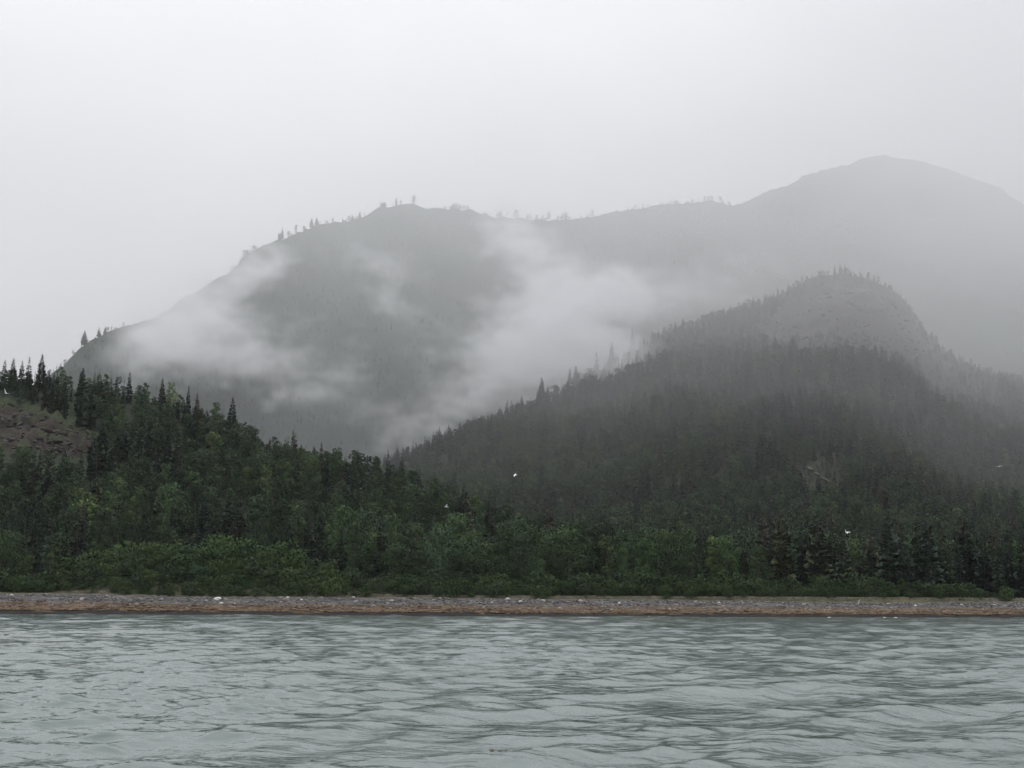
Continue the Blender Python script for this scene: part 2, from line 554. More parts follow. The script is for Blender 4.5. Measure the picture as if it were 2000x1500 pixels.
def spruce(seed, levels, R, ragged):
    r = np.random.default_rng(seed)
    T = []
    gap = r.random(levels) < .05
    for li in range(levels):
        z = .05 + .93 * (li / (levels - 1)) ** .95
        if gap[li] and z < .9:
            continue
        rad = R * (1 - z) ** .80 * (1 if z > .12 else .85) + .006
        nb = int(4 + 5 * (1 - z))
        a0 = r.random() * 6.28
        for bi in range(nb):
            az = a0 + 6.283 * bi / nb + r.normal() * .25
            L = rad * r.uniform(1 - ragged, 1 + ragged * .6)
            droop = r.uniform(.15, .45) * (1 - z * .8) - .25 * (z > .85)
            d = np.array([math.cos(az), math.sin(az), 0])
            side = np.array([-math.sin(az), math.cos(az), 0])
            root = np.array([0, 0, z])
            P = lambda s: root + d * L * s + np.array([0, 0, -droop * L * s + .18 * L * s * s])
            w = .34 * L + .009
            tw = np.array([0, 0, r.normal() * .4]) * w
            # needle sprays either side of the bough, and a hanging fringe
            for s0, s1, ww in ((.15, .62, 1.0), (.5, 1.0, .75)):
                a_, b_ = P(s0), P(s1)
                T.append((a_, b_, (a_ + b_) / 2 + side * w * ww + tw - np.array([0, 0, .10 * w])))
                T.append((a_, b_, (a_ + b_) / 2 - side * w * ww - tw - np.array([0, 0, .10 * w])))
            a_, b_ = P(.3), P(.9)
            T.append((a_, b_, (a_ + b_) / 2 - np.array([0, 0, .42 * w + .004]) + side * r.normal() * .3 * w))
    T.append(((-.004, 0, .95), (.004, 0, .95), (0, 0, 1.0)))
    T.append(((0, -.004, .95), (0, .004, .95), (0, 0, 1.0)))

    def out(c):
        o = c * np.array([1, 1, 0])
        o /= np.linalg.norm(o, axis=1, keepdims=True) + 1e-6
        o[:, 2] = .55
        return o / np.linalg.norm(o, axis=1, keepdims=True)
    return tri_mesh('spruce_crown', T, M_SPRUCE, out, .65)


def leafy(seed, clumps, leaves, W, z0, leaf, taper, material, name):
    r = np.random.default_rng(seed)
    T = []
    cc = []
    for i in range(clumps):
        z = z0 + (1 - z0) * (r.random() ** .8) * .96
        t = (z - z0) / (1 - z0)
        env = W * (math.sin(math.pi * min(1, .10 + .90 * t ** taper)) ** .62)
        rr = env * math.sqrt(r.random()) * (.92 if r.random() < .8 else 1.15)
        az = r.random() * 6.283
        cc.append((rr * math.cos(az), rr * math.sin(az), z, r.uniform(.65, 1.2)))
    cc = np.array(cc)
    for cx_, cy_, cz_, cs in cc:
        n = int(leaves * cs)
        rad = W * .36 * cs
        p = r.normal(size=(n, 3))
        p /= np.linalg.norm(p, axis=1, keepdims=True)
        p *= rad * r.uniform(.55, 1.05, (n, 1)) * np.array([1, 1, .7])
        p += (cx_, cy_, cz_ - .03)
        p = p[p[:, 2] < 1.0]
        for q in p:
            a, b2 = r.normal(size=3), r.normal(size=3)
            a /= np.linalg.norm(a)
            b2 -= a * (a @ b2)
            b2 /= np.linalg.norm(b2)
            s = leaf * r.uniform(.6, 1.3)
            T.append((q - a * s, q + a * s * .6 - b2 * s * .7, q + a * s * .5 + b2 * s))
    T = np.array(T)

    def out(c):
        dd = ((c[:, None, :] - cc[None, :, :3]) ** 2).sum(-1)
        k = dd.argmin(1)
        o = c - cc[k, :3] + np.array([0, 0, W * .12])
        o /= np.linalg.norm(o, axis=1, keepdims=True) + 1e-6
        o2 = c * np.array([1, 1, 0])
        o = o * .6 + o2 / W + np.array([0, 0, .45]) * (c[:, 2:3] - .2)
        return o / (np.linalg.norm(o, axis=1, keepdims=True) + 1e-6)
    return tri_mesh(name, T, material, out, .7), cc


def trunk_mesh(seed, h, r0, cc=None):
    r = np.random.default_rng(seed)
    z = np.linspace(-.03, h, 6)
    off = np.cumsum(r.normal(size=(6, 2)) * .004, 0)
    parts = [tube([(off[i, 0], off[i, 1], z[i]) for i in range(6)], r0 * (1 - z.clip(0) / h * .85))]
    if cc is not None:
        for c in cc[:9]:
            zz = max(.12, c[2] * .6)
            parts.append(tube([(0, 0, zz), (c[0] * .5, c[1] * .5, (zz + c[2]) / 2), (c[0] * .9, c[1] * .9, c[2])], [r0 * .4, r0 * .25, r0 * .1], 4))
    V, Fq = merge(parts)
    return mesh_obj('trunk', V, Fq, M_BARK, link=False, smooth=True).data


KINDS = {}
KINDS['spruce'] = [(spruce(100 + i, 38, R, rg), trunk_mesh(i, .97, .013)) for i, (R, rg) in enumerate([(.17, .3), (.14, .35), (.20, .3), (.12, .4), (.16, .45)])]
KINDS['spruce_fine'] = [(spruce(150 + i, 46, R, rg), trunk_mesh(20 + i, .97, .013)) for i, (R, rg) in enumerate([(.19, .35), (.15, .4), (.22, .35)])]


def mk_leafy(seed, *a):
    c, cc = leafy(seed, *a, M_LEAF, 'broadleaf_crown')
    return c, trunk_mesh(seed, .7, .017, cc)


KINDS['broadleaf'] = [mk_leafy(200, 46, 34, .20, .10, .020, .9), mk_leafy(201, 46, 34, .26, .10, .021, 1.0), mk_leafy(202, 42, 36, .17, .08, .019, .8), mk_leafy(203, 50, 32, .30, .08, .022, 1.1)]
KINDS['broadleaf_fine'] = [mk_leafy(250, 95, 44, .24, .04, .0145, .95), mk_leafy(251, 95, 44, .30, .03, .0150, 1.05), mk_leafy(252, 80, 44, .18, .04, .0135, .85), mk_leafy(253, 110, 44, .38, .03, .0155, 1.1)]
KINDS['shrub'] = []
for i in range(5):
    c, cc = leafy(300 + i, 34, 30, .62 + .1 * (i % 3), -.05, .052, 1.0, M_SHRUB, 'shrub_foliage')
    KINDS['shrub'].append((c, None))

PROTO = {}


def place(name, kind, var, x, y, z, h, wide, rot, color, label, cat, group=None, lean=0.0):
    crown_me, trunk_me = KINDS[kind][var % len(KINDS[kind])]
    if trunk_me is None:
        root = bpy.data.objects.new(name, crown_me)
        C.objects.link(root)
        root.color = (*color, 1)
        PROTO.setdefault((kind, var % len(KINDS[kind])), root)
    else:
        root = bpy.data.objects.new(name, None)
        C.objects.link(root)
        root.empty_display_size = .2
        c = bpy.data.objects.new('crown', crown_me)
        t = bpy.data.objects.new('trunk', trunk_me)
        for o in (c, t):
            C.objects.link(o)
            o.parent = root
        c.color = (*color, 1)
        if color == (1, 1, 1):
            PROTO.setdefault((kind, var % len(KINDS[kind])), c)
    root.location = (x, y, z - .15)
    root.scale = (h * wide, h * wide, h)
    root.rotation_euler = (lean, lean * .6, rot)
    tag(root, label, cat, group)
    return root


rr = random.Random(5)
TAKEN = []   # (x, y, radius) of hand-placed trees


def tree_at(px, ptop, Y, kind, var, wide, color, label, py_ground=None):
    """A named tree: its top at a pixel of the photograph, its root on the ground Y metres ahead."""
    X, Yv, Zt = at(px, ptop, Y)
    X, Zt = float(X), float(Zt)
    h0 = float(ground(np.array([X]), np.array([Y]))[0][0])
    H = max(3.0, Zt - h0)
    name = 'spruce_tree' if kind.startswith('spruce') else 'broadleaf_tree'
    TAKEN.append((X, Y, H * .16 * wide))
    return place(name, kind, var, X, Y, h0, H, wide, rr.uniform(0, 6.28), color, label, 'tree', None)


W1 = (1, 1, 1)
DK = (.75, .8, .85)
GY = (1.35, 1.35, 1.5)
BR = (1.35, 1.0, .85)
LT = (1.6, 1.6, 1.4)
SP, SF, BL, BF = 'spruce', 'spruce_fine', 'broadleaf', 'broadleaf_fine'
CREST = [
    (10, 701, 520, SP, 4, 1.3, DK, 'ragged dark spruce at the far left end of the left hill crest'),
    (27, 698, 522, SP, 0, 1.3, DK, 'dark spruce second in from the picture edge on the left hill crest'),
    (44, 703, 522, SP, 1, 1.4, DK, 'short-topped dark spruce between two neighbours above the bare scar on the crest'),
    (58, 696, 522, SP, 3, 1.5, DK, 'narrow dark spruce just beside the tallest crest spruce, above the bare scar'),
    (83, 690, 520, SF, 0, 1.1, DK, 'tallest spruce on the left hill crest, spiky and dark against pale sky'),
    (96, 722, 515, SP, 2, 1.1, DK, 'broad dark spruce at the foot of the tallest crest spruce'),
    (120, 713, 520, BL, 0, 1.1, DK, 'dark rounded tree on the crest right where the distant cliff begins'),
    (163, 717, 520, SF, 1, 1.5, DK, 'bushy dark spruce on the crest below the distant cliff face'),
    (207, 728, 525, BL, 2, 1.0, W1, 'green broadleaf with forked top on the crest in front of the distant cliff'),
    (232, 733, 525, BL, 0, 1.0, W1, 'green broadleaf on the crest close before the small pointed spruce'),
    (254, 724, 520, SF, 1, 1.0, DK, 'small pointed black spruce on the left crest in front of mist'),
    (285, 745, 522, BL, 2, 1.1, LT, 'pale green broadleaf between two pointed black spruces on the crest'),
    (318, 736, 515, SF, 0, .95, DK, 'dense conical black spruce on the crest before white mist'),
    (335, 744, 525, BL, 0, 1.0, LT, 'pale slender broadleaf directly behind the dense conical spruce'),
    (369, 752, 515, SF, 1, .8, DK, 'slim spruce with a needle-thin top halfway down the left crest'),
    (386, 766, 510, SF, 2, .8, BR, 'brownish spruce immediately below the slim needle-topped spruce'),
    (352, 768, 520, BL, 2, .8, LT, 'pale broadleaf sapling leaning over the crest before the needle-topped spruce'),
    (424, 783, 512, BL, 1, .8, LT, 'big pale green round-crowned broadleaf on the crest beside the lone spruce'),
    (455, 774, 508, SF, 0, 1.1, DK, 'lone symmetrical dark spruce standing clear on the left crest against fog'),
    (505, 857, 480, SF, 2, .8, DK, 'wide dark spruce below the crest under the lone symmetrical spruce'),
    (573, 838, 505, SF, 1, .9, DK, 'small sharp dark spruce low on the descending crest'),
    (628, 862, 500, SF, 2, .8, BR, 'brown-tinged spruce where the crest meets the misty valley'),
    (545, 868, 510, BL, 1, .9, LT, 'light green rounded broadleaf on the descending crest by the small sharp spruce'),
    (600, 880, 505, BL, 0, .9, W1, 'green broadleaf between the small sharp spruce and the brown-tinged one'),
    (705, 905, 500, SP, 3, 1.0, DK, 'thin dark spruce near the low end of the left crest'),
    (739, 893, 498, SF, 1, 1.2, DK, 'taller dark spruce marking the low end of the left crest'),
    (765, 925, 495, SP, 4, 1.0, BR, 'brownish spruce leading the row after the low-end spruce of the crest'),
    (800, 928, 490, SP, 0, 1.0, BR, 'brown spruce pair-mate where the left hill runs down to the valley'),
    (818, 935, 488, SP, 3, 1.0, BR, 'last brown spruce at the tail of the left hill'),
    (50, 812, 470, SP, 1, 1.3, DK, 'small dark spruce growing on the brown scar'),
    (75, 768, 505, SP, 0, 1.4, DK, 'squat dark spruce on the grassy lip of the scar'),
    (158, 803, 485, SP, 2, 1.2, DK, 'dark conical spruce at the lower grassy lip of the scar'),
]
for a in CREST:
    tree_at(*a)
FRONT = [
    (52, 972, 338, BF, 1, .95, DK, 'big dark broadleaf with knobbly crown over the shore shrubs at the picture edge'),
    (138, 985, 340, BF, 0, .95, DK, 'dark upright broadleaf next to the big knobbly one over the shore'),
    (192, 1010, 345, BF, 2, .9, W1, 'slender twin-topped broadleaf by the start of the shrub mound'),
    (222, 1006, 343, BF, 0, .85, W1, 'dark green broadleaf rising where the shrub mound begins'),
    (275, 945, 362, BF, 0, .9, W1, 'tall pale-crowned broadleaf behind the shrub mound'),
    (335, 940, 362, BF, 1, .85, LT, 'largest broadleaf behind the shrub mound, wide feathery crown'),
    (385, 938, 368, BF, 0, .85, W1, 'feathery broadleaf close to the largest one behind the mound'),
    (500, 990, 328, BF, 2, .95, GY, 'greyish narrow broadleaf standing forward among the shore shrubs'),
    (548, 972, 342, BF, 0, .95, W1, 'rounded green broadleaf just behind the greyish narrow one'),
    (672, 984, 334, BF, 1, .85, LT, 'left stem of the big green shoreline clump with light top'),
    (715, 990, 328, BF, 3, .85, W1, 'widest broadleaf of the shoreline clump, branches down to the shrubs'),
    (768, 1003, 325, BF, 1, .8, W1, 'broadleaf on the valley side of the big shoreline clump'),
    (812, 1015, 330, BF, 0, .9, W1, 'dim green broadleaf after the big shoreline clump'),
    (893, 995, 322, BF, 0, 1.0, LT, 'yellow-green topped broadleaf beneath the dark round-topped spruce'),
    (909, 964, 345, SF, 2, 1.1, DK, 'dark round-topped spruce rising over the yellow-green broadleaf'),
    (957, 955, 350, SF, 1, .8, BR, 'slim brown spruce standing above the shore trees at the valley mouth'),
    (978, 992, 335, BF, 2, .9, W1, 'green broadleaf at the foot of the slim brown spruce'),
    (1018, 1010, 318, BF, 1, .8, W1, 'full dark broadleaf of the middle shore row'),
    (1072, 985, 340, SF, 0, .9, BR, 'brown pointed spruce behind the middle shore row'),
    (1128, 1012, 316, BF, 1, .8, W1, 'round bright-topped broadleaf in the middle shore row'),
    (1180, 1015, 318, BF, 0, .95, W1, 'dense broadleaf with green top beside a bright round one'),
    (1218, 1062, 300, BF, 2, .75, LT, 'small light green broadleaf sapling at the shore'),
    (1262, 1046, 300, BF, 0, .95, LT, 'light green pyramidal broadleaf with layered boughs on the shore'),
    (1322, 990, 330, SF, 1, .9, BR, 'rusty brown spruce above the shore trees past the pyramidal broadleaf'),
    (1310, 1035, 308, BF, 1, .8, W1, 'broad green tree under the rusty brown spruce'),
    (1368, 1028, 312, SF, 1, .9, DK, 'dark pointed spruce between two broadleaves of the shore row'),
    (1352, 1058, 300, BF, 2, .9, W1, 'narrow green broadleaf before the dark pointed spruce'),
    (1418, 1040, 308, BF, 0, .9, LT, 'green broadleaf with bluish crown after the dark pointed spruce'),
    (1452, 1050, 308, SF, 0, .8, BR, 'reddish brown spruce tucked among shore broadleaves'),
    (1480, 1062, 300, BF, 1, .7, W1, 'round-headed broadleaf above the right shore shrubs'),
    (1530, 1042, 312, SF, 2, .8, DK, 'dark heavy spruce behind the right shore shrubs'),
    (1612, 905, 880, SP, 0, 1.2, DK, 'dark spruce beside the pale rock outcrop on the right slope'),
    (1612, 1085, 310, BF, 2, .8, W1, 'small broadleaf peeping over the right shore shrubs'),
    (1700, 1040, 319, SF, 1, .9, W1, 'green-grey spruce in the right shore row, even cone'),
    (1765, 1062, 310, SF, 0, .9, W1, 'spruce with drooping boughs behind the shore shrubs at right'),
    (1812, 1082, 302, SF, 2, .85, DK, 'low dark spruce reaching down to the right beach'),
    (1868, 1035, 312, SF, 1, .95, W1, 'tall spruce of the right shore row, light tips'),
    (1918, 1030, 310, SF, 0, .95, DK, 'broad dark spruce near the right end of the shore'),
    (1960, 1048, 306, SF, 1, .9, W1, 'spruce second from the right picture edge over the beach grass'),
    (1995, 1040, 304, SF, 2, .9, DK, 'dark spruce cut by the right picture edge'),
]
for a in FRONT:
    tree_at(*a)
FAR_TREES = [
    (166, 645, SP, 0, 1.9, 'single misty spruce on the shoulder above the distant cliff'), (194, 638, SP, 3, 2.2, 'first of a close misty pair on the distant cliff top'), (206, 637, SP, 1, 2.2, 'second of a close misty pair on the distant cliff top'),
    (545, 452, SP, 3, 1.2, 'dark leaning spruce on the rising skyline of the misty mountain'), (552, 441, SP, 3, 1.3, 'taller faint spruce right next to the leaning skyline one'), (578, 438, BL, 1, .9, 'bushy skyline tree partway up the misty mountain shoulder'),
    (609, 425, SP, 0, 1.8, 'pointed skyline spruce, first of two on the mountain shoulder'), (619, 423, SP, 1, 2.0, 'pointed skyline spruce, second of two on the mountain shoulder'), (650, 425, BL, 1, 1.2, 'round bushy tree on the misty skyline'),
    (688, 418, SP, 2, 1.4, 'small skyline spruce below the mountain summit'), (703, 411, SP, 3, 2.2, 'tall skyline spruce at the start of the summit rise'), (751, 392, SP, 2, 1.4, 'stubby spruce at the edge of the summit knob'),
    (774, 384, SP, 1, 1.4, 'thin spruce left of the round one on the summit knob'), (809, 382, BL, 1, 1.2, 'round dark tree crowning the mountain summit knob'), (870, 400, SP, 2, 1.4, 'tiny spruce on the dip after the summit'),
    (883, 400, SP, 2, 1.4, 'tiny bushy spruce further along the dip after the summit'), (1008, 409, BL, 3, 1.4, 'wide bushy tree on the ridge where mist crosses the skyline'), (1030, 416, SP, 2, 1.4, 'small spruce after the wide bushy ridge tree'),
    (1048, 418, BL, 1, 1.0, 'round tree on the ridge saddle'), (1072, 412, BL, 0, .9, 'faint slender tree on the ridge saddle'), (1105, 414, BL, 3, 1.1, 'largest bushy tree on the ridge saddle'),
    (1157, 409, BL, 3, 1.0, 'hazy bushy tree beyond the ridge saddle'), (1248, 401, SP, 2, 1.5, 'hazy small spruce on the long pale ridge'), (1308, 392, SP, 2, 1.5, 'hazy low spruce midway along the pale ridge'),
    (1390, 382, BL, 3, 1.6, 'pale cluster-like bushy tree before the notch in the ridge'), (1407, 383, BL, 1, 1.4, 'denser bushy tree at the notch in the ridge'), (1445, 391, SP, 1, 1.4, 'tiny pale spruce just past the notch'),
]
for px, pt, kd, v, wd, lb in FAR_TREES:
    uq = float((ray(px, pt)[0] / ray(px, pt)[1]))
    D = float(np.interp(uq, FAR[0], FAR[1]))
    tree_at(px, pt, D - 3, kd, v, wd, W1, lb)
KNOLL_TREES = [
    (1500, 580, SP, 1, 1.2, 'faint spruce on the slope leading up to the rocky knoll'), (1448, 592, SP, 2, 1.2, 'hazy spruce standing above the slope before the knoll'),
    (1575, 540, BL, 3, 1.1, 'bush-like tree on the near shoulder of the rocky knoll'), (1603, 524, SP, 3, 1.3, 'slim spruce on top of the rocky knoll'), (1630, 518, SP, 2, 1.0, 'first tall spruce of the knoll-top cluster'),
    (1641, 514, SP, 0, 1.2, 'highest spruce of the knoll-top cluster'), (1650, 515, SP, 4, 1.2, 'blunt spruce touching the highest of the knoll top'), (1662, 526, SP, 1, 1.3, 'shorter spruce at the end of the knoll-top cluster'),
    (1680, 530, SP, 3, 1.5, 'detached small spruce on the knoll top'), (1715, 540, BL, 3, 1.2, 'low bushy tree on the far shoulder of the knoll'),
    (1235, 640, SP, 1, 1.2, 'dark spruce at the bright edge of the mist bank'), (1195, 666, SP, 0, 1.1, 'spruce silhouetted inside the brightest mist'), (1165, 686, SP, 3, 1.3, 'thin spruce half lost in the bright mist'),
    (1125, 712, SP, 0, 1.3, 'pointed spruce standing out below the bright mist'), (1113, 718, SP, 1, 1.3, 'spruce pressed beside the pointed one below the mist'), (1058, 736, SP, 2, 1.1, 'low spruce on the rim under the bright mist'),
]
for px, pt, kd, v, wd, lb in KNOLL_TREES:
    uq = float((ray(px, pt)[0] / ray(px, pt)[1]))
    D = float(np.interp(uq, RIGHT_HILL[0], RIGHT_HILL[1]))
    tree_at(px, pt, D - 4, kd, v, wd, W1, lb)
N_NAMED = {'spruce': sum(1 for a in CREST + FRONT if a[3].startswith('spruce')) + sum(1 for a in FAR_TREES + KNOLL_TREES if a[2] == SP)}
N_NAMED['broadleaf'] = len(CREST) + len(FRONT) + len(FAR_TREES) + len(KNOLL_TREES) - N_NAMED['spruce']


# ------------------------------------------------------------------ the forest between the named trees
def jitter(x0, x1, y0, y1, s, seed):
    r = np.random.default_rng(seed)
    nx, ny = int((x1 - x0) / s), int((y1 - y0) / (s))
    gx, gy = np.meshgrid(np.arange(nx), np.arange(ny))
    x = x0 + (gx + r.random(gx.shape)) * s
    y = y0 + (gy + r.random(gx.shape)) * s
    return x.ravel(), y.ravel()


XS, YS_, SPc = [], [], []
for (y0, y1, s) in ((255, 420, 5.0), (420, 640, 5.2), (640, 1000, 6.2), (1000, 1560, 7.0), (1560, 3000, 9.5)):
    hw = .47 * y1
    x, y = jitter(-hw, hw, y0, y1, s, int(y0))
    k = np.abs(x / y) < (.47 if y0 < 400 else .43)
    XS.append(x[k])
    YS_.append(y[k])
fx, fy = np.concatenate(XS), np.concatenate(YS_)
fh, fs, fw = ground(fx, fy)
px_, pyg = project(fx, fy, fh)
rg = np.random.default_rng(77)
n = len(fx)
bl_noise = fbm(fx / 26, fy / 26, 81, 3) + .35 * fbm(fx / 7, fy / 7, 82, 2)
p_bl = np.where(fw == 2, .55, np.where(fw == 3, np.where(fx / fy > .18, .46, .50), .62 if False else .50))
front = (fs < 95) & (fx / fy < .12)
p_bl = np.where(front, .62, p_bl)
is_bl = (bl_noise * .5 + .5 + rg.normal(size=n) * .12) > (1 - p_bl)
dark_gap = (fs < 120) & (((px_ > 385) & (px_ < 480)) | ((px_ > 585) & (px_ < 645)))
is_bl = is_bl & ~dark_gap  # only the darker spruces here, standing in for the shade of the gaps
H_ = np.where(is_bl, rg.uniform(10, 16, n), rg.uniform(10, 19, n)) * np.where(rg.random(n) < .3, .7, 1)
H_ = np.where(fw == 4, H_ * .75, H_)
H_ = np.where((fw == 3) & (fy > 1250), H_ * .75, H_)
H_ = np.where((fw == 2) & (fy > 500), H_ * .62, H_)
H_ = np.where((fw == 2) & (fy <= 500), H_ * .85, H_)
edge_s = 52 + 6 * fbm(fx / 12, fy * 0, 83, 2) + np.where((px_ > 210) & (px_ < 640), 10, 0) - np.where(px_ > 1680, 6, 0)
keep = (fs > edge_s)
mound_zone = (fw == 1) & (px_ > 190) & (px_ < 660)
keep &= ~mound_zone
pxt, pyt = project(fx, fy, fh + H_)
nearA = (fy > 330) & (fy < 640) & (fw != 4)
keep &= ~(inside(SCAR, px_, pyg) & nearA)
keep &= ~(inside([(-200, 790), (20, 795), (110, 815), (190, 850), (190, 868), (100, 872), (20, 862), (-200, 870)], pxt, pyt) & nearA)
keep &= ~(inside([(-200, 790), (20, 795), (110, 815), (190, 850), (190, 862), (100, 862), (20, 855), (-200, 860)], pxt, (pyt + pyg) / 2) & nearA)
near_top = (fw == 3) & (fy > 1200) & (px_ > 1520) & (px_ < 1950)
H_ = np.where(near_top, H_ * rg.uniform(.3, .8, n), H_)
is_bl = np.where(near_top, rg.random(n) < .75, is_bl)
keep &= ~(near_top & (rg.random(n) < .25))
kno = inside(KNOLL, px_, pyg) & (fw == 3) & (fy > 900)
keep &= ~(kno & (rg.random(n) < .3))
H_ = np.where(kno, H_ * .36, H_)
is_bl = np.where(kno, rg.random(n) < .85, is_bl)
H_ = np.where(inside([(1560, 905), (1640, 905), (1655, 985), (1565, 985)], px_, pyg) & (fw == 3) & (fy > 500) & (fy < 1200), H_ * .35, H_)
# far mountain: mostly brush, trees only in loose stands
farm = fw == 4
keep &= ~(farm & ((fbm(fx / 90, fy / 90, 85, 3) < -.35) | (rg.random(n) < .1)))
is_bl = np.where(farm, rg.random(n) < .97, is_bl)
H_ = np.where(farm, H_ * np.where(is_bl, .6, .75) * (1 - .35 * sstep(350, 700, fh)), H_)
# keep the skyline of the far ridge and of the crest to the named trees
Dfar = np.interp(fx / fy, FAR[0], FAR[1])
H_ = np.where(farm & (np.abs(fy - Dfar) < 30), H_ * rg.uniform(.3, .95, n), H_)
keep &= ~(farm & (np.abs(fy - Dfar) < 30) & ((rg.random(n) < .45) | (px_ > 1430) | (fbm(fx / 60, fy * 0, 87, 2) < -.1)))
keep &= ~(farm & (px_ > 1500) & (rg.random(n) < .6))
keep &= ~(farm & (fy > Dfar + 40))
Dl = np.interp(fx / fy, LEFT_HILL[0], LEFT_HILL[1])
on_crest = (fw == 2) & (fy > Dl - 14)
H_ = np.where(on_crest, H_ * .72, H_)
keep &= ~(on_crest & (rg.random(n) < .25))
keep &= visible(fx, fy, fh + H_)
keep &= (px_ > -160) & (px_ < 2160)
for (tx, ty, tr) in TAKEN:
    keep &= ((fx - tx) ** 2 + ((fy - ty)) ** 2) > (tr * .8 + .8) ** 2
fx, fy, fh, fs, fw, H_, is_bl, px_, pyt, pyg = [a[keep] for a in (fx, fy, fh, fs, fw, H_, is_bl, px_, pyt, pyg)]
n = len(fx)
size = H_ / fy * ((px_ > -5) & (px_ < 2005))
# how much of each tree shows: the first rows show most
show = size * np.where(fs < edge_s.mean() + 22, 1.6, 1.0)
order = np.argsort(-show)
budget = {True: 300 - N_NAMED['broadleaf'] - 2, False: 300 - N_NAMED['spruce'] - 2}
single = np.zeros(n, bool)
for i in order:
    k = bool(is_bl[i])
    if budget[k] > 0:
        single[i] = True
        budget[k] -= 1

ZONES = [(-1e9, 240, 'at the left end of the shore'), (240, 470, 'behind the shrub mound'), (470, 640, 'around the greyish narrow broadleaf'), (640, 860, 'around the big green shoreline clump'),
         (860, 1060, 'at the valley mouth'), (1060, 1290, 'in the middle shore row'), (1290, 1500, 'around the rusty brown spruce'), (1500, 1720, 'behind the right shore shrubs'), (1720, 1860, 'where the right shrubs thin out'), (1860, 1e9, 'at the right end of the shore')]


def zone_of(p):
    for a, b2, t in ZONES:
        if a <= p < b2:
            return t


MARKS_T = [(52, 1020, 'big knobbly broadleaf'), (138, 1030, 'dark upright broadleaf'), (222, 1040, 'broadleaf at the start of the mound'), (335, 1000, 'largest feathery broadleaf'), (500, 1050, 'greyish narrow broadleaf'),
           (690, 1040, 'widest shoreline broadleaf'), (812, 1060, 'dim green broadleaf'), (893, 1050, 'yellow-green topped broadleaf'), (909, 985, 'dark round-topped spruce'), (957, 985, 'slim brown spruce'), (1018, 1060, 'full dark broadleaf'),
           (1072, 1010, 'brown pointed spruce'), (1128, 1060, 'round bright-topped broadleaf'), (1218, 1090, 'light green sapling'), (1262, 1085, 'pyramidal broadleaf'), (1322, 1010, 'rusty brown spruce'), (1368, 1070, 'dark pointed spruce'),
           (1418, 1080, 'bluish-crowned broadleaf'), (1452, 1080, 'reddish brown spruce'), (1530, 1080, 'dark heavy spruce'), (1612, 1110, 'small peeping broadleaf'), (1700, 1080, 'even-coned spruce'), (1765, 1100, 'spruce with drooping boughs'),
           (1812, 1120, 'low dark spruce by the beach'), (1868, 1080, 'light-tipped tall spruce'), (1918, 1080, 'broad dark spruce near the end'), (1985, 1090, 'spruce cut by the picture edge'), (100, 900, 'foot of the brown scar'),
           (455, 830, 'lone symmetrical crest spruce'), (318, 790, 'dense conical crest spruce'), (505, 900, 'wide dark spruce under the crest'), (573, 880, 'small sharp crest spruce'), (628, 900, 'brown-tinged crest spruce'), (739, 930, 'taller low-end crest spruce'),
           (400, 930, 'middle of the left hillside'), (250, 900, 'leafy slope right of the scar'), (600, 960, 'hollow above the grey broadleaf')]
MARKS_S = [(23, 1160, 'picture-edge pale stone'), (82, 1160, 'long dark boulder'), (160, 1160, 'pinkish stone'), (212, 1160, 'brown weedy boulder'), (200, 1135, 'left foot of the mound'), (250, 1112, 'left shoulder of the mound'), (300, 1145, 'front face of the mound'), (330, 1108, 'mound crest'), (400, 1112, 'right shoulder of the mound'), (380, 1140, 'right face of the mound'), (590, 1135, 'dip after the mound'), (425, 1160, 'smooth white boulder'), (500, 1140, 'greyish narrow broadleaf'),
           (559, 1160, 'reddish brown boulder'), (690, 1160, 'widest shoreline broadleaf'), (765, 1165, 'pale grey flat stone'), (893, 1165, 'yellow-green topped broadleaf'), (992, 1168, 'pale angular rock'), (1060, 1168, 'pale rock among dark stones'), (1104, 1170, 'dark round rock'),
           (1134, 1170, 'buff rock'), (1210, 1170, 'lone tiny white stone'), (1256, 1172, 'largest dark boulder'), (1322, 1172, 'rusty brown spruce'), (1404, 1172, 'light stone over the rockweed'), (1480, 1172, 'round-headed broadleaf'), (1570, 1175, 'pale small stone'),
           (1665, 1176, 'stranded branch'), (1735, 1176, 'grey-white rock'), (1788, 1176, 'small white stone'), (1878, 1177, 'light grey end stone'), (1960, 1177, 'right picture edge spruce')]


def near_mark(px, py, marks):
    best = min(marks, key=lambda m: (m[0] - px) ** 2 + ((m[1] - py) * 1.4) ** 2)
    dx, dy = px - best[0], (py - best[1]) * 1.4
    r = math.hypot(dx, dy)
    if r < 9:
        return 'at the ' + best[2]
    a = (math.degrees(math.atan2(-dy, dx)) + 22.5) % 360
    w = ['right of', 'above-right of', 'above', 'above-left of', 'left of', 'below-left of', 'below', 'below-right of'][int(a // 45)]
    return ('just ' if r < 28 else '') + w + ' the ' + best[2]


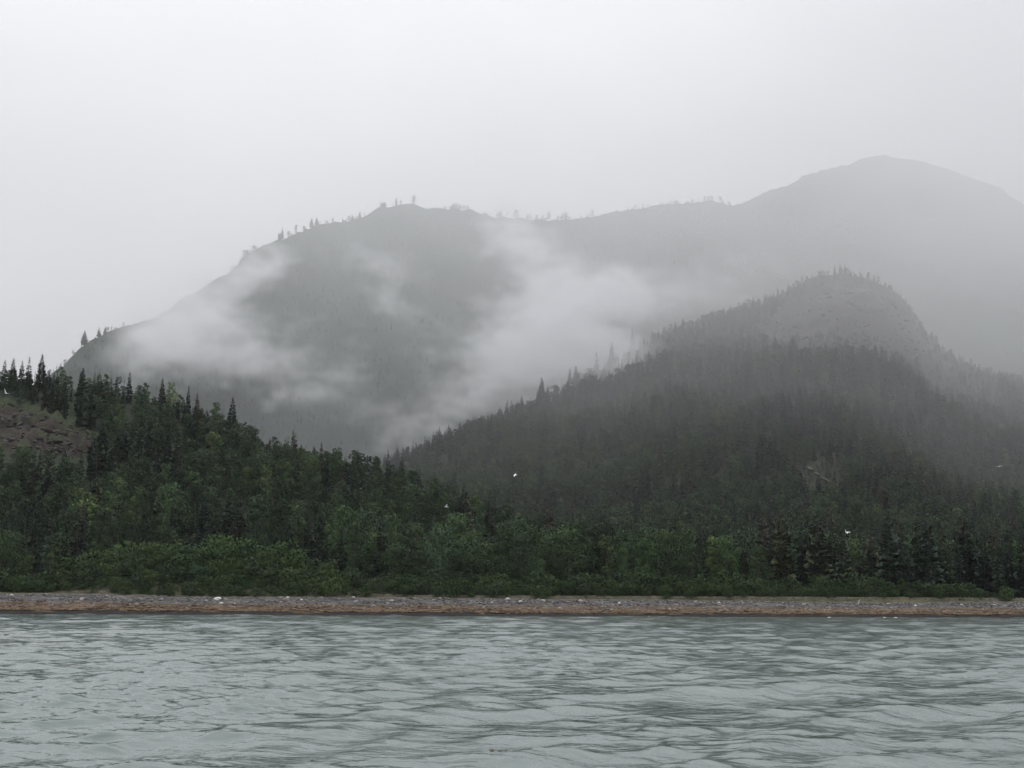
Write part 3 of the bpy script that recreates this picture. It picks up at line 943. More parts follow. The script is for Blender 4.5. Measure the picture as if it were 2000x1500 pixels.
TINTS_S = [(W1, 'green'), (DK, 'dark'), (BR, 'brownish'), (W1, 'green'), (DK, 'dark'), (W1, 'green')]
TINTS_B = [(W1, 'mid green'), (LT, 'pale green'), (DK, 'dark green'), (W1, 'mid green'), (W1, 'mid green')]
for i in np.nonzero(single)[0]:
    blf = bool(is_bl[i])
    tall = 'very tall' if H_[i] > 15.5 else ('tall' if H_[i] > 13 else ('middling' if H_[i] > 10.5 else 'short'))
    col, cw = rr.choice(TINTS_B if blf else TINTS_S)
    rank = 'front-row' if fs[i] < 66 else ('second-row' if fs[i] < 84 else 'inner')
    knd = 'broadleaf' if blf else 'spruce'
    if not blf and fs[i] < 120 and (385 < px_[i] < 480 or 585 < px_[i] < 645):
        col, cw = DK, 'dark'  # shade of these forest gaps put into the crown tint
    lab = f'{tall} {cw} {rank} {knd} {near_mark(px_[i], pyt[i] * .7 + pyg[i] * .3, MARKS_T)}'
    nearrow = fy[i] < 350
    kk = (BF if blf else SF) if nearrow and rr.random() < .8 else (BL if blf else SP)
    place(knd + '_tree', kk, rr.randrange(5), float(fx[i]), float(fy[i]), float(fh[i]), float(H_[i]), rr.uniform(.85, 1.25), rr.uniform(0, 6.28), col, lab, 'tree', f'{knd} trees of the shore forest', rr.uniform(-.03, .03))


def ensure_proto(kind, v):
    return PROTO.get((kind, v))


def scatter(name, pts, scl, rot, protos, label=None, kind='stuff'):
    """One object that stands the same shapes on many points (geometry nodes)."""
    o = mesh_obj(name, pts, np.zeros((0, 3), int))
    me = o.data
    a = me.attributes.new('scl', 'FLOAT_VECTOR', 'POINT')
    a.data.foreach_set('vector', np.asarray(scl, np.float32).ravel())
    a = me.attributes.new('rot', 'FLOAT_VECTOR', 'POINT')
    a.data.foreach_set('vector', np.asarray(rot, np.float32).ravel())
    ng = bpy.data.node_groups.new(name, 'GeometryNodeTree')
    ng.interface.new_socket('Geometry', in_out='INPUT', socket_type='NodeSocketGeometry')
    ng.interface.new_socket('Geometry', in_out='OUTPUT', socket_type='NodeSocketGeometry')
    gi, go = ng.nodes.new('NodeGroupInput'), ng.nodes.new('NodeGroupOutput')
    iop = ng.nodes.new('GeometryNodeInstanceOnPoints')
    ng.links.new(gi.outputs[0], iop.inputs['Points'])
    join = ng.nodes.new('GeometryNodeJoinGeometry')
    for p in protos:
        oi = ng.nodes.new('GeometryNodeObjectInfo')
        oi.inputs['Object'].default_value = p
        oi.inputs['As Instance'].default_value = True
        ng.links.new(oi.outputs['Geometry'], join.inputs[0])
    ng.links.new(join.outputs[0], iop.inputs['Instance'])
    iop.inputs['Pick Instance'].default_value = True
    ri = ng.nodes.new('FunctionNodeRandomValue')
    ri.data_type = 'INT'
    ri.inputs[4].default_value = 0
    ri.inputs[5].default_value = len(protos) - 1
    ng.links.new(ri.outputs[2], iop.inputs['Instance Index'])
    for nm, sock in (('scl', 'Scale'), ('rot', 'Rotation')):
        na_ = ng.nodes.new('GeometryNodeInputNamedAttribute')
        na_.data_type = 'FLOAT_VECTOR'
        na_.inputs['Name'].default_value = nm
        ng.links.new(na_.outputs['Attribute'], iop.inputs[sock])
    ng.links.new(iop.outputs[0], go.inputs[0])
    md = o.modifiers.new('scatter', 'NODES')
    md.node_group = ng
    tag(o, label, kind=kind)
    return o


def mass(name, sel, blf, label):
    idx = np.nonzero(sel & (is_bl == blf) & ~single)[0]
    if not len(idx):
        return
    w = rg.uniform(.85, 1.3, len(idx))
    scl = np.stack([H_[idx] * w, H_[idx] * w, H_[idx]], -1)
    rot = np.stack([rg.normal(size=len(idx)) * .03, rg.normal(size=len(idx)) * .03, rg.random(len(idx)) * 6.283], -1)
    kd = BL if blf else SP
    pr = [PROTO[(kd, v)] for v in range(len(KINDS[kd])) if (kd, v) in PROTO]
    scatter(name, np.stack([fx[idx], fy[idx], fh[idx] - .2], -1), scl, rot, pr, label)


left_part = (fw == 2)
mass('spruce_forest', ~(fw == 4), False, 'mass of spruces covering both wooded slopes behind the shore')
mass('broadleaf_forest', ~(fw == 4), True, 'mass of broadleaf trees mixed between the spruces on the wooded slopes')
mass('mountain_spruce_forest', fw == 4, False, 'faint spruces scattered over the misty mountain side')
mass('mountain_broadleaf_forest', fw == 4, True, 'faint leafy scrub trees over the misty mountain side')

# stunted scrub along the skyline of the misty mountain
rq = np.random.default_rng(61)
qp = 470 + np.cumsum(rq.exponential(5.5, 240))
qp = qp[qp < 1430]
qp = qp[(fbm(qp / 38, qp * 0, 63, 2) > -.22) & ~((qp > 712) & (qp < 742)) & ~((qp > 815) & (qp < 862))]
_d = ray(qp, 410)
qu = _d[:, 0] / _d[:, 1]
qD = np.interp(qu, FAR[0], FAR[1]) - rq.uniform(-1, 8, len(qp))
qx_, qy_ = qu * qD, qD
qh = ground(qx_, qy_)[0]
qH = 3 + 7.0 * rq.random(len(qp)) ** 2.2
scatter('skyline_scrub', np.stack([qx_, qy_, qh - .3], -1), np.stack([qH * 1.5, qH * 1.5, qH], -1), np.stack([qH * 0, qH * 0, rq.random(len(qp)) * 6.28], -1),
        [PROTO[(BL, 0)], PROTO[(BL, 1)], PROTO[(BL, 3)], PROTO[(SP, 2)]], 'low ragged scrub fringing the skyline of the misty mountain')

# ------------------------------------------------------------------ shrubs along the top of the beach
sxs, sys_ = jitter(-150, 150, 235, 365, 2.35, 900)
sh, ss, sw = ground(sxs, sys_)
spx, spy = project(sxs, sys_, sh)
rs = np.random.default_rng(8)
edge0 = 32.5 + 2.5 * fbm(sxs / 9, sys_ * 0, 91, 3) + np.where(spx < 150, 1.5 + 0 * spx, 0)
k = (ss > edge0) & ((ss < 60) | ((sw == 1) & (spx > 150) & (spx < 760) & (ss < 92))) & (spx > -60) & (spx < 2060)
thin = np.clip((spx - 1780) / 200, 0, .75)
k &= rs.random(len(sxs)) > thin
k &= ~((spx > 1830) & (ss > 44))
sxs, sys_, sh, ss, sw, spx, spy = [a[k] for a in (sxs, sys_, sh, ss, sw, spx, spy)]
hs = (1.3 + 3.9 * rs.random(len(sxs)) ** 1.6) * (1 + .5 * fbm(sxs / 8, sys_ / 8, 92, 2))
hs = np.where(ss < 38, hs * .75, hs)
hs = np.where((sw == 1), hs * 1.15, hs)
hs = np.where(spx > 700, hs * .82, hs)
for (tx, ty, tr) in TAKEN:
    pass
shows = hs * np.where(ss < 48, 1.5, 1) * np.where((sw == 1) & (spx > 200) & (spx < 640), 1.3, 1) * ((spx > 0) & (spx < 2000))
osh = np.argsort(-shows)
nsing = 298
for i in osh[:nsing]:
    col, cw = rr.choice([((.7, .75, .75), 'dark green'), ((.85, .9, .85), 'mid green'), ((.6, .7, .85), 'bluish'), (W1, 'bright green')] if spx[i] > 700 else [(W1, 'bright green'), ((1.4, 1.35, 1.15), 'yellowish'), ((.6, .65, .7), 'dark green'), ((.85, 1.0, 1.25), 'bluish'), (W1, 'bright green')])
    where = zone_of(spx[i])
    pos = 'edging the beach' if ss[i] < 41 else ('on the mound' if (sw[i] == 1 and 180 < spx[i] < 700 and ss[i] > 50) else 'further back')
    sz = 'large' if hs[i] > 3.3 else ('medium' if hs[i] > 2.3 else 'small')
    place('shrub', 'shrub', rr.randrange(5), float(sxs[i]), float(sys_[i]), float(sh[i]), float(hs[i]), rr.uniform(.8, 1.15), rr.uniform(0, 6.28), col, f'{sz} {cw} shrub {pos}, {near_mark(spx[i], spy[i], MARKS_S)}', 'shrub', 'shrubs along the top of the beach')
ri_ = osh[nsing:]
if len(ri_):
    w = rs.uniform(.8, 1.15, len(ri_))
    scatter('undergrowth', np.stack([sxs[ri_], sys_[ri_], sh[ri_] - .1], -1), np.stack([hs[ri_] * w, hs[ri_] * w, hs[ri_]], -1), np.stack([w * 0, w * 0, rs.random(len(ri_)) * 6.28], -1),
            [PROTO[('shrub', v)] for v in range(5) if ('shrub', v) in PROTO], 'small green shrubs filling in between the larger shore shrubs')


# ------------------------------------------------------------------ stones on the beach
def rock_mesh(name, seed, sub=2, flat=.6, material=None):
    bm = bmesh.new()
    bmesh.ops.create_icosphere(bm, subdivisions=sub, radius=1)
    r = np.random.default_rng(seed)
    off = r.random(3) * 50
    from mathutils import noise
    for v in bm.verts:
        nn = noise.noise(v.co * 1.1 + Vector(off)) * .45 + noise.noise(v.co * 2.6 + Vector(off)) * .18
        v.co *= 1 + nn
        v.co.z *= flat
    me = bpy.data.meshes.new(name)
    bm.to_mesh(me)
    bm.free()
    if material:
        me.materials.append(material)
    return me


def stone_material(name, stops, interp='LINEAR'):
    m, nt, b = mat(name)
    oi = N(nt, 'ShaderNodeObjectInfo')
    r = ramp_node(nt, stops, interp)
    nt.links.new(oi.outputs['Random'], r.inputs[0])
    tcn = N(nt, 'ShaderNodeTexCoord')
    n1 = N(nt, 'ShaderNodeTexNoise', Scale=3.0, Detail=5.0)
    nt.links.new(tcn.outputs['Object'], n1.inputs['Vector'])
    r2 = ramp_node(nt, [(.3, (.6, .6, .6)), (.7, (1.3, 1.3, 1.3))])
    nt.links.new(n1.outputs['Fac'], r2.inputs[0])
    c = mul(nt, mul(nt, r.outputs[0], r2.outputs[0]), oi.outputs['Color'])
    nt.links.new(c, b.inputs['Base Color'])
    b.inputs['Roughness'].default_value = .8
    bpn = N(nt, 'ShaderNodeBump', Strength=.5, Distance=.12)
    nt.links.new(n1.outputs['Fac'], bpn.inputs['Height'])
    nt.links.new(bpn.outputs[0], b.inputs['Normal'])
    return m


M_STONE = stone_material('shore_stone', [(0, (.03, .028, .03)), (.3, (.075, .070, .072)), (.55, (.11, .10, .097)), (.8, (.16, .15, .14)), (.96, (.24, .23, .22)), (1, (.34, .33, .32))])
M_BOULDER = stone_material('boulder_rock', [(0, (.5, .5, .5)), (1, (.5, .5, .5))])
M_WEED = stone_material('rockweed', [(0, (.035, .022, .014)), (.3, (.085, .046, .020)), (.6, (.095, .058, .028)), (.85, (.135, .088, .042)), (1, (.11, .09, .045))])
BOULDERS = [
    (425, 1171, .62, (.95, .95, .92), 'smooth white boulder, largest pale stone on the beach'),
    (432, 1179, .35, (.75, .75, .73), 'small pale stone lying just below the smooth white boulder'),
    (458, 1180, .28, (.7, .7, .68), 'small whitish stone a little along from the white boulder'),
    (562, 1168, .35, (.85, .84, .82), 'white stone perched over the reddish brown boulder'),
    (557, 1173, .62, (.26, .18, .16), 'reddish brown boulder high on the beach'),
    (589, 1172, .26, (.85, .84, .82), 'little white stone by the reddish brown boulder'),
    (690, 1167, .30, (.62, .60, .60), 'light grey stone under the wide shoreline broadleaf'),
    (765, 1174, .38, (.6, .6, .6), 'pale grey flat stone on the middle beach'),
    (992, 1171, .48, (.62, .6, .58), 'pale angular rock at the top of the middle beach'),
    (1016, 1176, .48, (.7, .68, .66), 'pale slab-like rock lower than the angular one'),
    (1060, 1174, .40, (.62, .60, .58), 'pale rock touching dark stones near mid beach'),
    (1104, 1177, .42, (.12, .11, .11), 'dark round rock on the middle beach'),
    (1134, 1175, .45, (.45, .40, .38), 'buff rock beside the dark round rock'),
    (1210, 1178, .25, (.8, .8, .8), 'lone tiny white stone below the pyramidal broadleaf'),
    (1256, 1187, .60, (.16, .14, .14), 'largest dark boulder, low on the middle beach'),
    (23, 1163, .32, (.75, .72, .66), 'pale stone high on the beach near the picture edge'),
    (37, 1173, .70, (.12, .09, .085), 'dark brown boulder near the left picture edge'),
    (82, 1175, .80, (.11, .10, .105), 'long dark boulder beside the dark brown one'),
    (160, 1171, .45, (.42, .32, .28), 'pinkish stone on the left beach'),
    (212, 1180, .55, (.2, .14, .11), 'brown weedy boulder on the left beach'),
    (1404, 1178, .32, (.6, .6, .58), 'light stone above the orange rockweed past mid beach'),
    (1665, 1184, .40, (.2, .16, .15), 'brown boulder below the stranded branch'),
    (1735, 1181, .45, (.52, .50, .48), 'grey-white rock right of the stranded branch'),
    (1788, 1183, .24, (.85, .85, .83), 'small white stone on the right beach'),
    (1878, 1183, .35, (.5, .48, .46), 'light grey stone near the right end of the beach'),
    (1570, 1181, .30, (.6, .58, .56), 'pale small stone under the right shore shrubs'),
]
for i, (px, py, r0, col, lb) in enumerate(BOULDERS):
    X, Y, Z = hit(px, py, 200, 400)
    me = rock_mesh('boulder', 400 + i, 3, .7, M_BOULDER)
    o = bpy.data.objects.new('boulder', me)
    C.objects.link(o)
    o.location = (X, Y, Z + .12 * r0)
    o.scale = (r0 * 1.15, r0, r0)
    o.rotation_euler = (0, 0, rr.uniform(0, 6))
    o.color = (*[c * 1.3 for c in col], 1)
    tag(o, lb, 'rock')

stone_protos, weed_protos = [], []
for i, (px, py) in enumerate([(300, 1170), (640, 1175), (900, 1172), (1350, 1180), (1600, 1182)]):
    X, Y, Z = hit(px, py, 200, 400)
    o = bpy.data.objects.new('stone', rock_mesh('stone', 430 + i, 1, .65, M_STONE))
    C.objects.link(o)
    o.location = (X, Y, Z)
    o.scale = (.33, .3, .3)
    tag(o, ['small stone on the beach below the shrub mound', 'small stone on the beach below the big shoreline clump', 'small stone on the beach below the yellow-green broadleaf', 'small stone on the beach below the rusty brown spruce', 'small stone on the beach below the right shrubs'][i], 'stone')
    stone_protos.append(o)
for i, (px, py) in enumerate([(250, 1187), (1250, 1193), (1700, 1197)]):
    X, Y, Z = hit(px, py, 200, 400)
    o = bpy.data.objects.new('rockweed_tuft', rock_mesh('rockweed_tuft', 450 + i, 2, .45, M_WEED))
    C.objects.link(o)
    o.location = (X, Y, Z)
    o.scale = (.6, .5, .5)
    tag(o, ['orange-brown rockweed tuft low on the left beach', 'orange-brown rockweed tuft below the largest dark boulder', 'orange-brown rockweed tuft low on the beach below the stranded branch'][i], 'seaweed')
    weed_protos.append(o)


def beach_points(nn, s0, s1, seed):
    r = np.random.default_rng(seed)
    u = r.uniform(-.42, .42, nn)
    s = r.uniform(s0, s1, nn)
    Y = np.interp(u, WL_u, WL_y) + s
    X = u * Y
    cl = fbm(X / 6, Y / 6, 95, 3)
    kk = r.random(nn) < np.clip(.55 + cl * 1.2, .05, 1)
    X, Y, s = X[kk], Y[kk], s[kk]
    h = ground(X, Y, False)[0]
    return X, Y, h, s, r


X, Y, h, s, r = beach_points(15000, 9, 30, 5)
sz = .09 + .26 * r.random(len(X)) ** 3
scatter('beach_stones', np.stack([X, Y, h + .03], -1), np.stack([sz * r.uniform(.9, 1.6, len(X)), sz, sz], -1), np.stack([X * 0, X * 0, r.random(len(X)) * 6.28], -1), stone_protos, 'countless grey and white cobbles over the upper beach')
X, Y, h, s, r = beach_points(14000, 4.2, 15.5, 6)
sz = .16 + .34 * r.random(len(X)) ** 2
scatter('rockweed', np.stack([X, Y, h + .02], -1), np.stack([sz * 1.5, sz, sz * .9], -1), np.stack([X * 0, X * 0, r.random(len(X)) * 6.28], -1), weed_protos, 'orange-brown rockweed carpet over the lower beach')

# broken rock on the bare scar and on the knoll
M_SCREE = stone_material('scree_rock', [(0, (.012, .010, .009)), (.4, (.024, .020, .017)), (.8, (.036, .030, .025)), (1, (.06, .052, .044))])
ROCKS = [(30, 812, 1.3, 'brown rock block near the top of the left scar'), (110, 845, 1.5, 'brown rock block in the middle of the left scar'), (165, 862, 1.2, 'brown rock block low on the left scar'), (88, 800, .8, 'small pale rock under the grassy lip of the scar')]
scree_protos = []
for i, (px, py, r0, lb) in enumerate(ROCKS):
    X, Y, Z = hit(px, py, 380, 640)
    o = bpy.data.objects.new('rock', rock_mesh('rock', 470 + i, 2, .8, M_SCREE))
    C.objects.link(o)
    o.location = (X, Y, Z)
    o.scale = (r0, r0, r0)
    o.rotation_euler = (0, 0, i)
    if i == 3:
        o.color = (3, 3, 2.8, 1)
    else:
        scree_protos.append(o)
    tag(o, lb, 'rock')


def rocks_in(poly, y0, y1, s, wanted, r0, r1, seed):
    r = np.random.default_rng(seed)
    x, y = jitter(-.45 * y1, .45 * y1, y0, y1, s, seed)
    h, _, w = ground(x, y)
    px, py = project(x, y, h)
    k = inside(poly, px, py) & (w == wanted)
    x, y, h = x[k], y[k], h[k]
    sz = r0 + (r1 - r0) * r.random(len(x)) ** 2.5
    return np.stack([x, y, h], -1), np.stack([sz * r.uniform(1, 1.8, len(x)), sz, sz * r.uniform(.35, .9, len(x))], -1), np.stack([r.normal(size=len(x)) * .3, r.normal(size=len(x)) * .3, r.random(len(x)) * 6.28], -1)


p1, s1_, r1_ = rocks_in(SCAR, 400, 560, 1.9, 2, .15, 1.25, 31)
p2, s2_, r2_ = rocks_in(KNOLL, 1150, 1500, 8.0, 3, .4, 2.4, 32)
scatter('scree', np.concatenate([p1, p2]), np.concatenate([s1_, s2_]), np.concatenate([r1_, r2_]), scree_protos, 'broken brown rock strewn over the bare scar and the knoll')
M_PALE = stone_material('lichened_rock', [(0, (.10, .098, .07)), (1, (.13, .128, .092))])
for i, (px, py, r0, lb) in enumerate([(1583, 923, 2.2, 'upper end of the pale ledge on the right slope'), (1598, 934, 2.4, 'middle slab of the pale ledge on the right slope'), (1612, 944, 2.6, 'lowest and longest slab of the pale ledge on the right slope'), (1448, 897, 1.6, 'small pale rock left of the ledge on the right slope'), (1868, 812, 2.2, 'faint pale rock among scrub high on the right slope'), (1775, 663, 3.5, 'whitish rock on the steep right side of the knoll'), (1668, 650, 2.6, 'faint whitish streak of rock on the knoll face')]):
    X, Y, Z = hit(px, py, 560, 1700)
    o = bpy.data.objects.new('rock_ledge', rock_mesh('rock_ledge', 480 + i, 2, .45, M_PALE))
    C.objects.link(o)
    o.location = (X, Y, Z + (1.6 if Y < 1100 else .5))
    o.scale = (r0 * 1.25, r0 * .8, r0 * .7)
    o.rotation_euler = (0, math.radians(28), 0)
    tag(o, lb, 'rock')

# a stranded pale branch standing up on the right beach
X, Y, Z = hit(1677, 1181, 200, 400)
mW, ntW, bW = mat('driftwood')
bW.inputs['Base Color'].default_value = (.42, .39, .36, 1)
bW.inputs['Roughness'].default_value = .8
V, Fq = merge([tube([(-.5, 0, -.05), (-.05, 0, .1), (.18, 0, .8), (.42, 0, 1.1)], [.11, .11, .08, .03], 6), tube([(.1, 0, .55), (-.15, .1, .9)], [.05, .02], 5), tube([(-.5, 0, .02), (-1.1, .2, .06)], [.1, .05], 5)])
o = mesh_obj('stranded_branch', V, Fq, mW, smooth=True)
o.location = (X, Y, Z)
tag(o, 'pale bleached branch sticking up from the right beach', 'driftwood')

# ------------------------------------------------------------------ gulls
mG, ntG, bG = mat('gull_plumage')
gg = N(ntG, 'ShaderNodeTexCoord')
gs = N(ntG, 'ShaderNodeSeparateXYZ')
ntG.links.new(gg.outputs['Object'], gs.inputs[0])
gab = N(ntG, 'ShaderNodeMath', operation='ABSOLUTE')
ntG.links.new(gs.outputs['X'], gab.inputs[0])
gr_ = ramp_node(ntG, [(0, (.85, .85, .85)), (.58, (.80, .80, .81)), (.66, (.10, .10, .10))])
ntG.links.new(gab.outputs[0], gr_.inputs[0])
ntG.links.new(gr_.outputs[0], bG.inputs['Base Color'])
bG.inputs['Roughness'].default_value = .7
mB, ntB, bB = mat('gull_beak')
bB.inputs['Base Color'].default_value = (.6, .4, .05, 1)


def gull_mesh(kind):
    """Body along +Y, wings along X, one continuous surface. kind: glide, up, folded."""
    bm = bmesh.new()
    prof = [(-.34, .012, .0, .09), (-.26, .03, .01, .06), (-.12, .065, 0, .065), (.02, .085, -.005, .085), (.14, .075, 0, .08), (.20, .05, .015, .055), (.245, .048, .03, .05), (.29, .035, .03, .035), (.31, .012, .026, .012)]
    rings = []
    for y, rz, zc, rx in prof:
        rings.append([bm.verts.new((rx * math.cos(a), y, zc + rz * math.sin(a))) for a in [2 * math.pi * i / 8 + math.pi / 8 for i in range(8)]])
    side = []
    for i in range(len(rings) - 1):
        for s in range(8):
            f = bm.faces.new((rings[i][s], rings[i][(s + 1) % 8], rings[i + 1][(s + 1) % 8], rings[i + 1][s]))
            if i in (2, 3) and s in (7, 3):
                side.append((s, f))
    bm.faces.new(rings[0])
    bm.faces.new(rings[-1][::-1])
    if kind != 'folded':
        for sgn, sidx in ((1, 7), (-1, 3)):
            faces = [f for s, f in side if s == sidx]
            up = {'glide': (.05, .03, -.06), 'up': (.16, .28, .42)}[kind]
            steps = [(.26, up[0], .03, .85, .35), (.50, up[1], -.02, .6, .3), (.72, up[2], -.10, .12, .2)]
            for dx, dz, dy, chord, thick in steps:
                ex = bmesh.ops.extrude_face_region(bm, geom=faces)
                nf = [g for g in ex['geom'] if isinstance(g, bmesh.types.BMFace)]
                nvv = [g for g in ex['geom'] if isinstance(g, bmesh.types.BMVert)]
                bmesh.ops.delete(bm, geom=faces, context='FACES_ONLY')
                cen = sum((v.co for v in nvv), Vector()) / len(nvv)
                for v in nvv:
                    v.co.x = sgn * dx + (v.co.x - cen.x) * .1
                    v.co.y = dy + .02 + (v.co.y - cen.y) * (chord if dx < .3 else chord / (.85 if dx < .6 else .6))
                    v.co.z = dz + (v.co.z - cen.z) * thick
                faces = nf
    bm.normal_update()
    me = bpy.data.meshes.new('seagull')
    bm.to_mesh(me)
    bm.free()
    for p in me.polygons:
        p.use_smooth = True
    me.materials.append(mG)
    return me


GM = {k: gull_mesh(k) for k in ('glide', 'up', 'folded')}
beak_me = mesh_obj('beak', *tube([(0, 0, 0), (0, 0, .03), (0, 0, .055)], [.011, .009, .002], 5), mB, link=False).data


def gull(kind, loc, rz, tilt, label, scale=1.0):
    o = bpy.data.objects.new('seagull', GM[kind])
    C.objects.link(o)
    o.location = loc
    o.rotation_euler = (tilt[0], tilt[1], rz)
    o.scale = (scale,) * 3
    bk = bpy.data.objects.new('beak', beak_me)
    C.objects.link(bk)
    bk.parent = o
    bk.location = (0, .305, .026)
    bk.rotation_euler = (-math.pi / 2, 0, 0)
    tag(o, label, 'bird')


def air(px, py, Y):
    X, Y, Z = at(px, py, Y)
    return (float(X), float(Y), float(Z))


gull('glide', air(1952, 911, 215), math.radians(160), (.15, .1), 'white gull gliding on level wings before the right slope')
gull('glide', air(1006, 928, 235), math.radians(70), (0, -.5), 'white gull banking over the dark valley forest', 1.0)
gull('up', air(872, 990, 225), math.radians(95), (.1, .1), 'white gull with raised wings flying before the shore trees')
gull('up', air(1653, 1040, 215), math.radians(40), (.6, .3), 'white gull turning low in front of the right spruces')
gull('up', air(12, 768, 260), math.radians(60), (.1, .5), 'white gull flapping near the grassy lip of the left hill', 1.25)
for px, lb in ((1268, 'white gull floating at the beach edge below the pyramidal broadleaf'), (1620, 'white gull afloat at the waterline below the right shrubs'), (1728, 'first of two white gulls afloat near the right waterline'), (1749, 'second of two white gulls afloat near the right waterline')):
    d = ray(px, np.interp(px, WATERLINE[:, 0], WATERLINE[:, 1]) + .6)
    k = -CAM_H / d[2]
    gull('folded', (float(d[0] * k), float(d[1] * k), .05), rr.choice([1.4, -1.5, 1.8]), (0, 0), lb, .95)

# ------------------------------------------------------------------ floating bladder wrack in the near water
mK, ntK, bK = mat('wrack')
bK.inputs['Base Color'].default_value = (.10, .045, .018, 1)
bK.inputs['Roughness'].default_value = .35
d = ray(972, 1471)
k = -CAM_H / d[2]
kx, ky = float(d[0] * k), float(d[1] * k)
zi = float(ZW[np.argmin(abs(yw - ky)), np.argmin(abs(uw - kx / ky))])
root = bpy.data.objects.new('floating_seaweed', None)
C.objects.link(root)
root.location = (kx, ky, zi)
tag(root, 'brown sprig of seaweed with upright tips floating in the near water', 'seaweed')
ppm = ky / F
stem = []
for x0, x1 in ((-14, -8), (-3, 6), (10, 14), (17, 25)):
    stem.append(tube([(x0 * ppm, 0, -.005), ((x0 + x1) / 2 * ppm, .02, .006), (x1 * ppm, .01, -.004)], [.004, .006, .004], 5))
V, Fq = merge(stem)
mesh_obj('stalk', V, Fq, mK, root, smooth=True)
rk = random.Random(3)
for x, hh, w in ((-14, 7, 1.5), (-11.5, 3.5, 1.2), (-10, 8, 1.5), (-8.5, 5, 1.2), (1, 3, 1.5), (4, 4, 1.4), (6, 5, 1.8), (8.5, 4, 1.2), (14.5, 5.5, 2.2), (17.5, 5.5, .9), (22, 2.0, 1.0), (25.5, 2.8, .9)):
    hh *= ppm
    w *= ppm * .6
    V, Fq = tube([(0, 0, -.01), (rk.uniform(-.3, .3) * w, 0, hh * .35), (rk.uniform(-.6, .6) * w, 0, hh * .75), (rk.uniform(-1, 1) * w, 0, hh)], [w * .5, w * 1.0, w * .9, w * .25], 6)
    fr = mesh_obj('frond', V, Fq, mK, root, smooth=True)
    fr.location = (x * ppm, rk.uniform(-.02, .02), 0)

# ------------------------------------------------------------------ air: thin haze, drifting mist, cloud on the mountain
mh = bpy.data.materials.new('haze_air')
mh.use_nodes = True
nt = mh.node_tree
nt.nodes.clear()
mo = nt.nodes.new('ShaderNodeOutputMaterial')
pv = nt.nodes.new('ShaderNodeVolumePrincipled')
pv.inputs['Color'].default_value = (.98, .985, 1, 1)
pv.inputs['Density'].default_value = 0.4e-4
pv.inputs['Anisotropy'].default_value = 0.0
nt.links.new(pv.outputs[0], mo.inputs['Volume'])
x0, x1, y0, y1, z0, z1 = -3000, 3000, -60, 4200, -40, 1080
bv = [(x, y, z) for x in (x0, x1) for y in (y0, y1) for z in (z0, z1)]
bf = [(0, 1, 3, 2), (4, 6, 7, 5), (0, 4, 5, 1), (2, 3, 7, 6), (0, 2, 6, 4), (1, 5, 7, 3)]
haze = mesh_obj('haze', bv, bf, mh)
tag(haze, 'thin pale rainy air over the whole bay', kind='stuff')


def fft_noise(shape, beta, stretch, seed):
    r = np.random.default_rng(seed)
    w = r.normal(size=shape)
    f = np.fft.rfftn(w)
    kx_ = np.fft.fftfreq(shape[0])[:, None, None] * stretch[0] * shape[0]
    ky_ = np.fft.fftfreq(shape[1])[None, :, None] * stretch[1] * shape[1]
    kz_ = np.fft.rfftfreq(shape[2])[None, None, :] * stretch[2] * shape[2]
    kk = np.sqrt(kx_ ** 2 + ky_ ** 2 + kz_ ** 2)
    kk[0, 0, 0] = 1
    amp = kk ** (-beta / 2) * (kk > .9)
    g = np.fft.irfftn(f * amp, s=shape)
    return (g - g.mean()) / g.std()


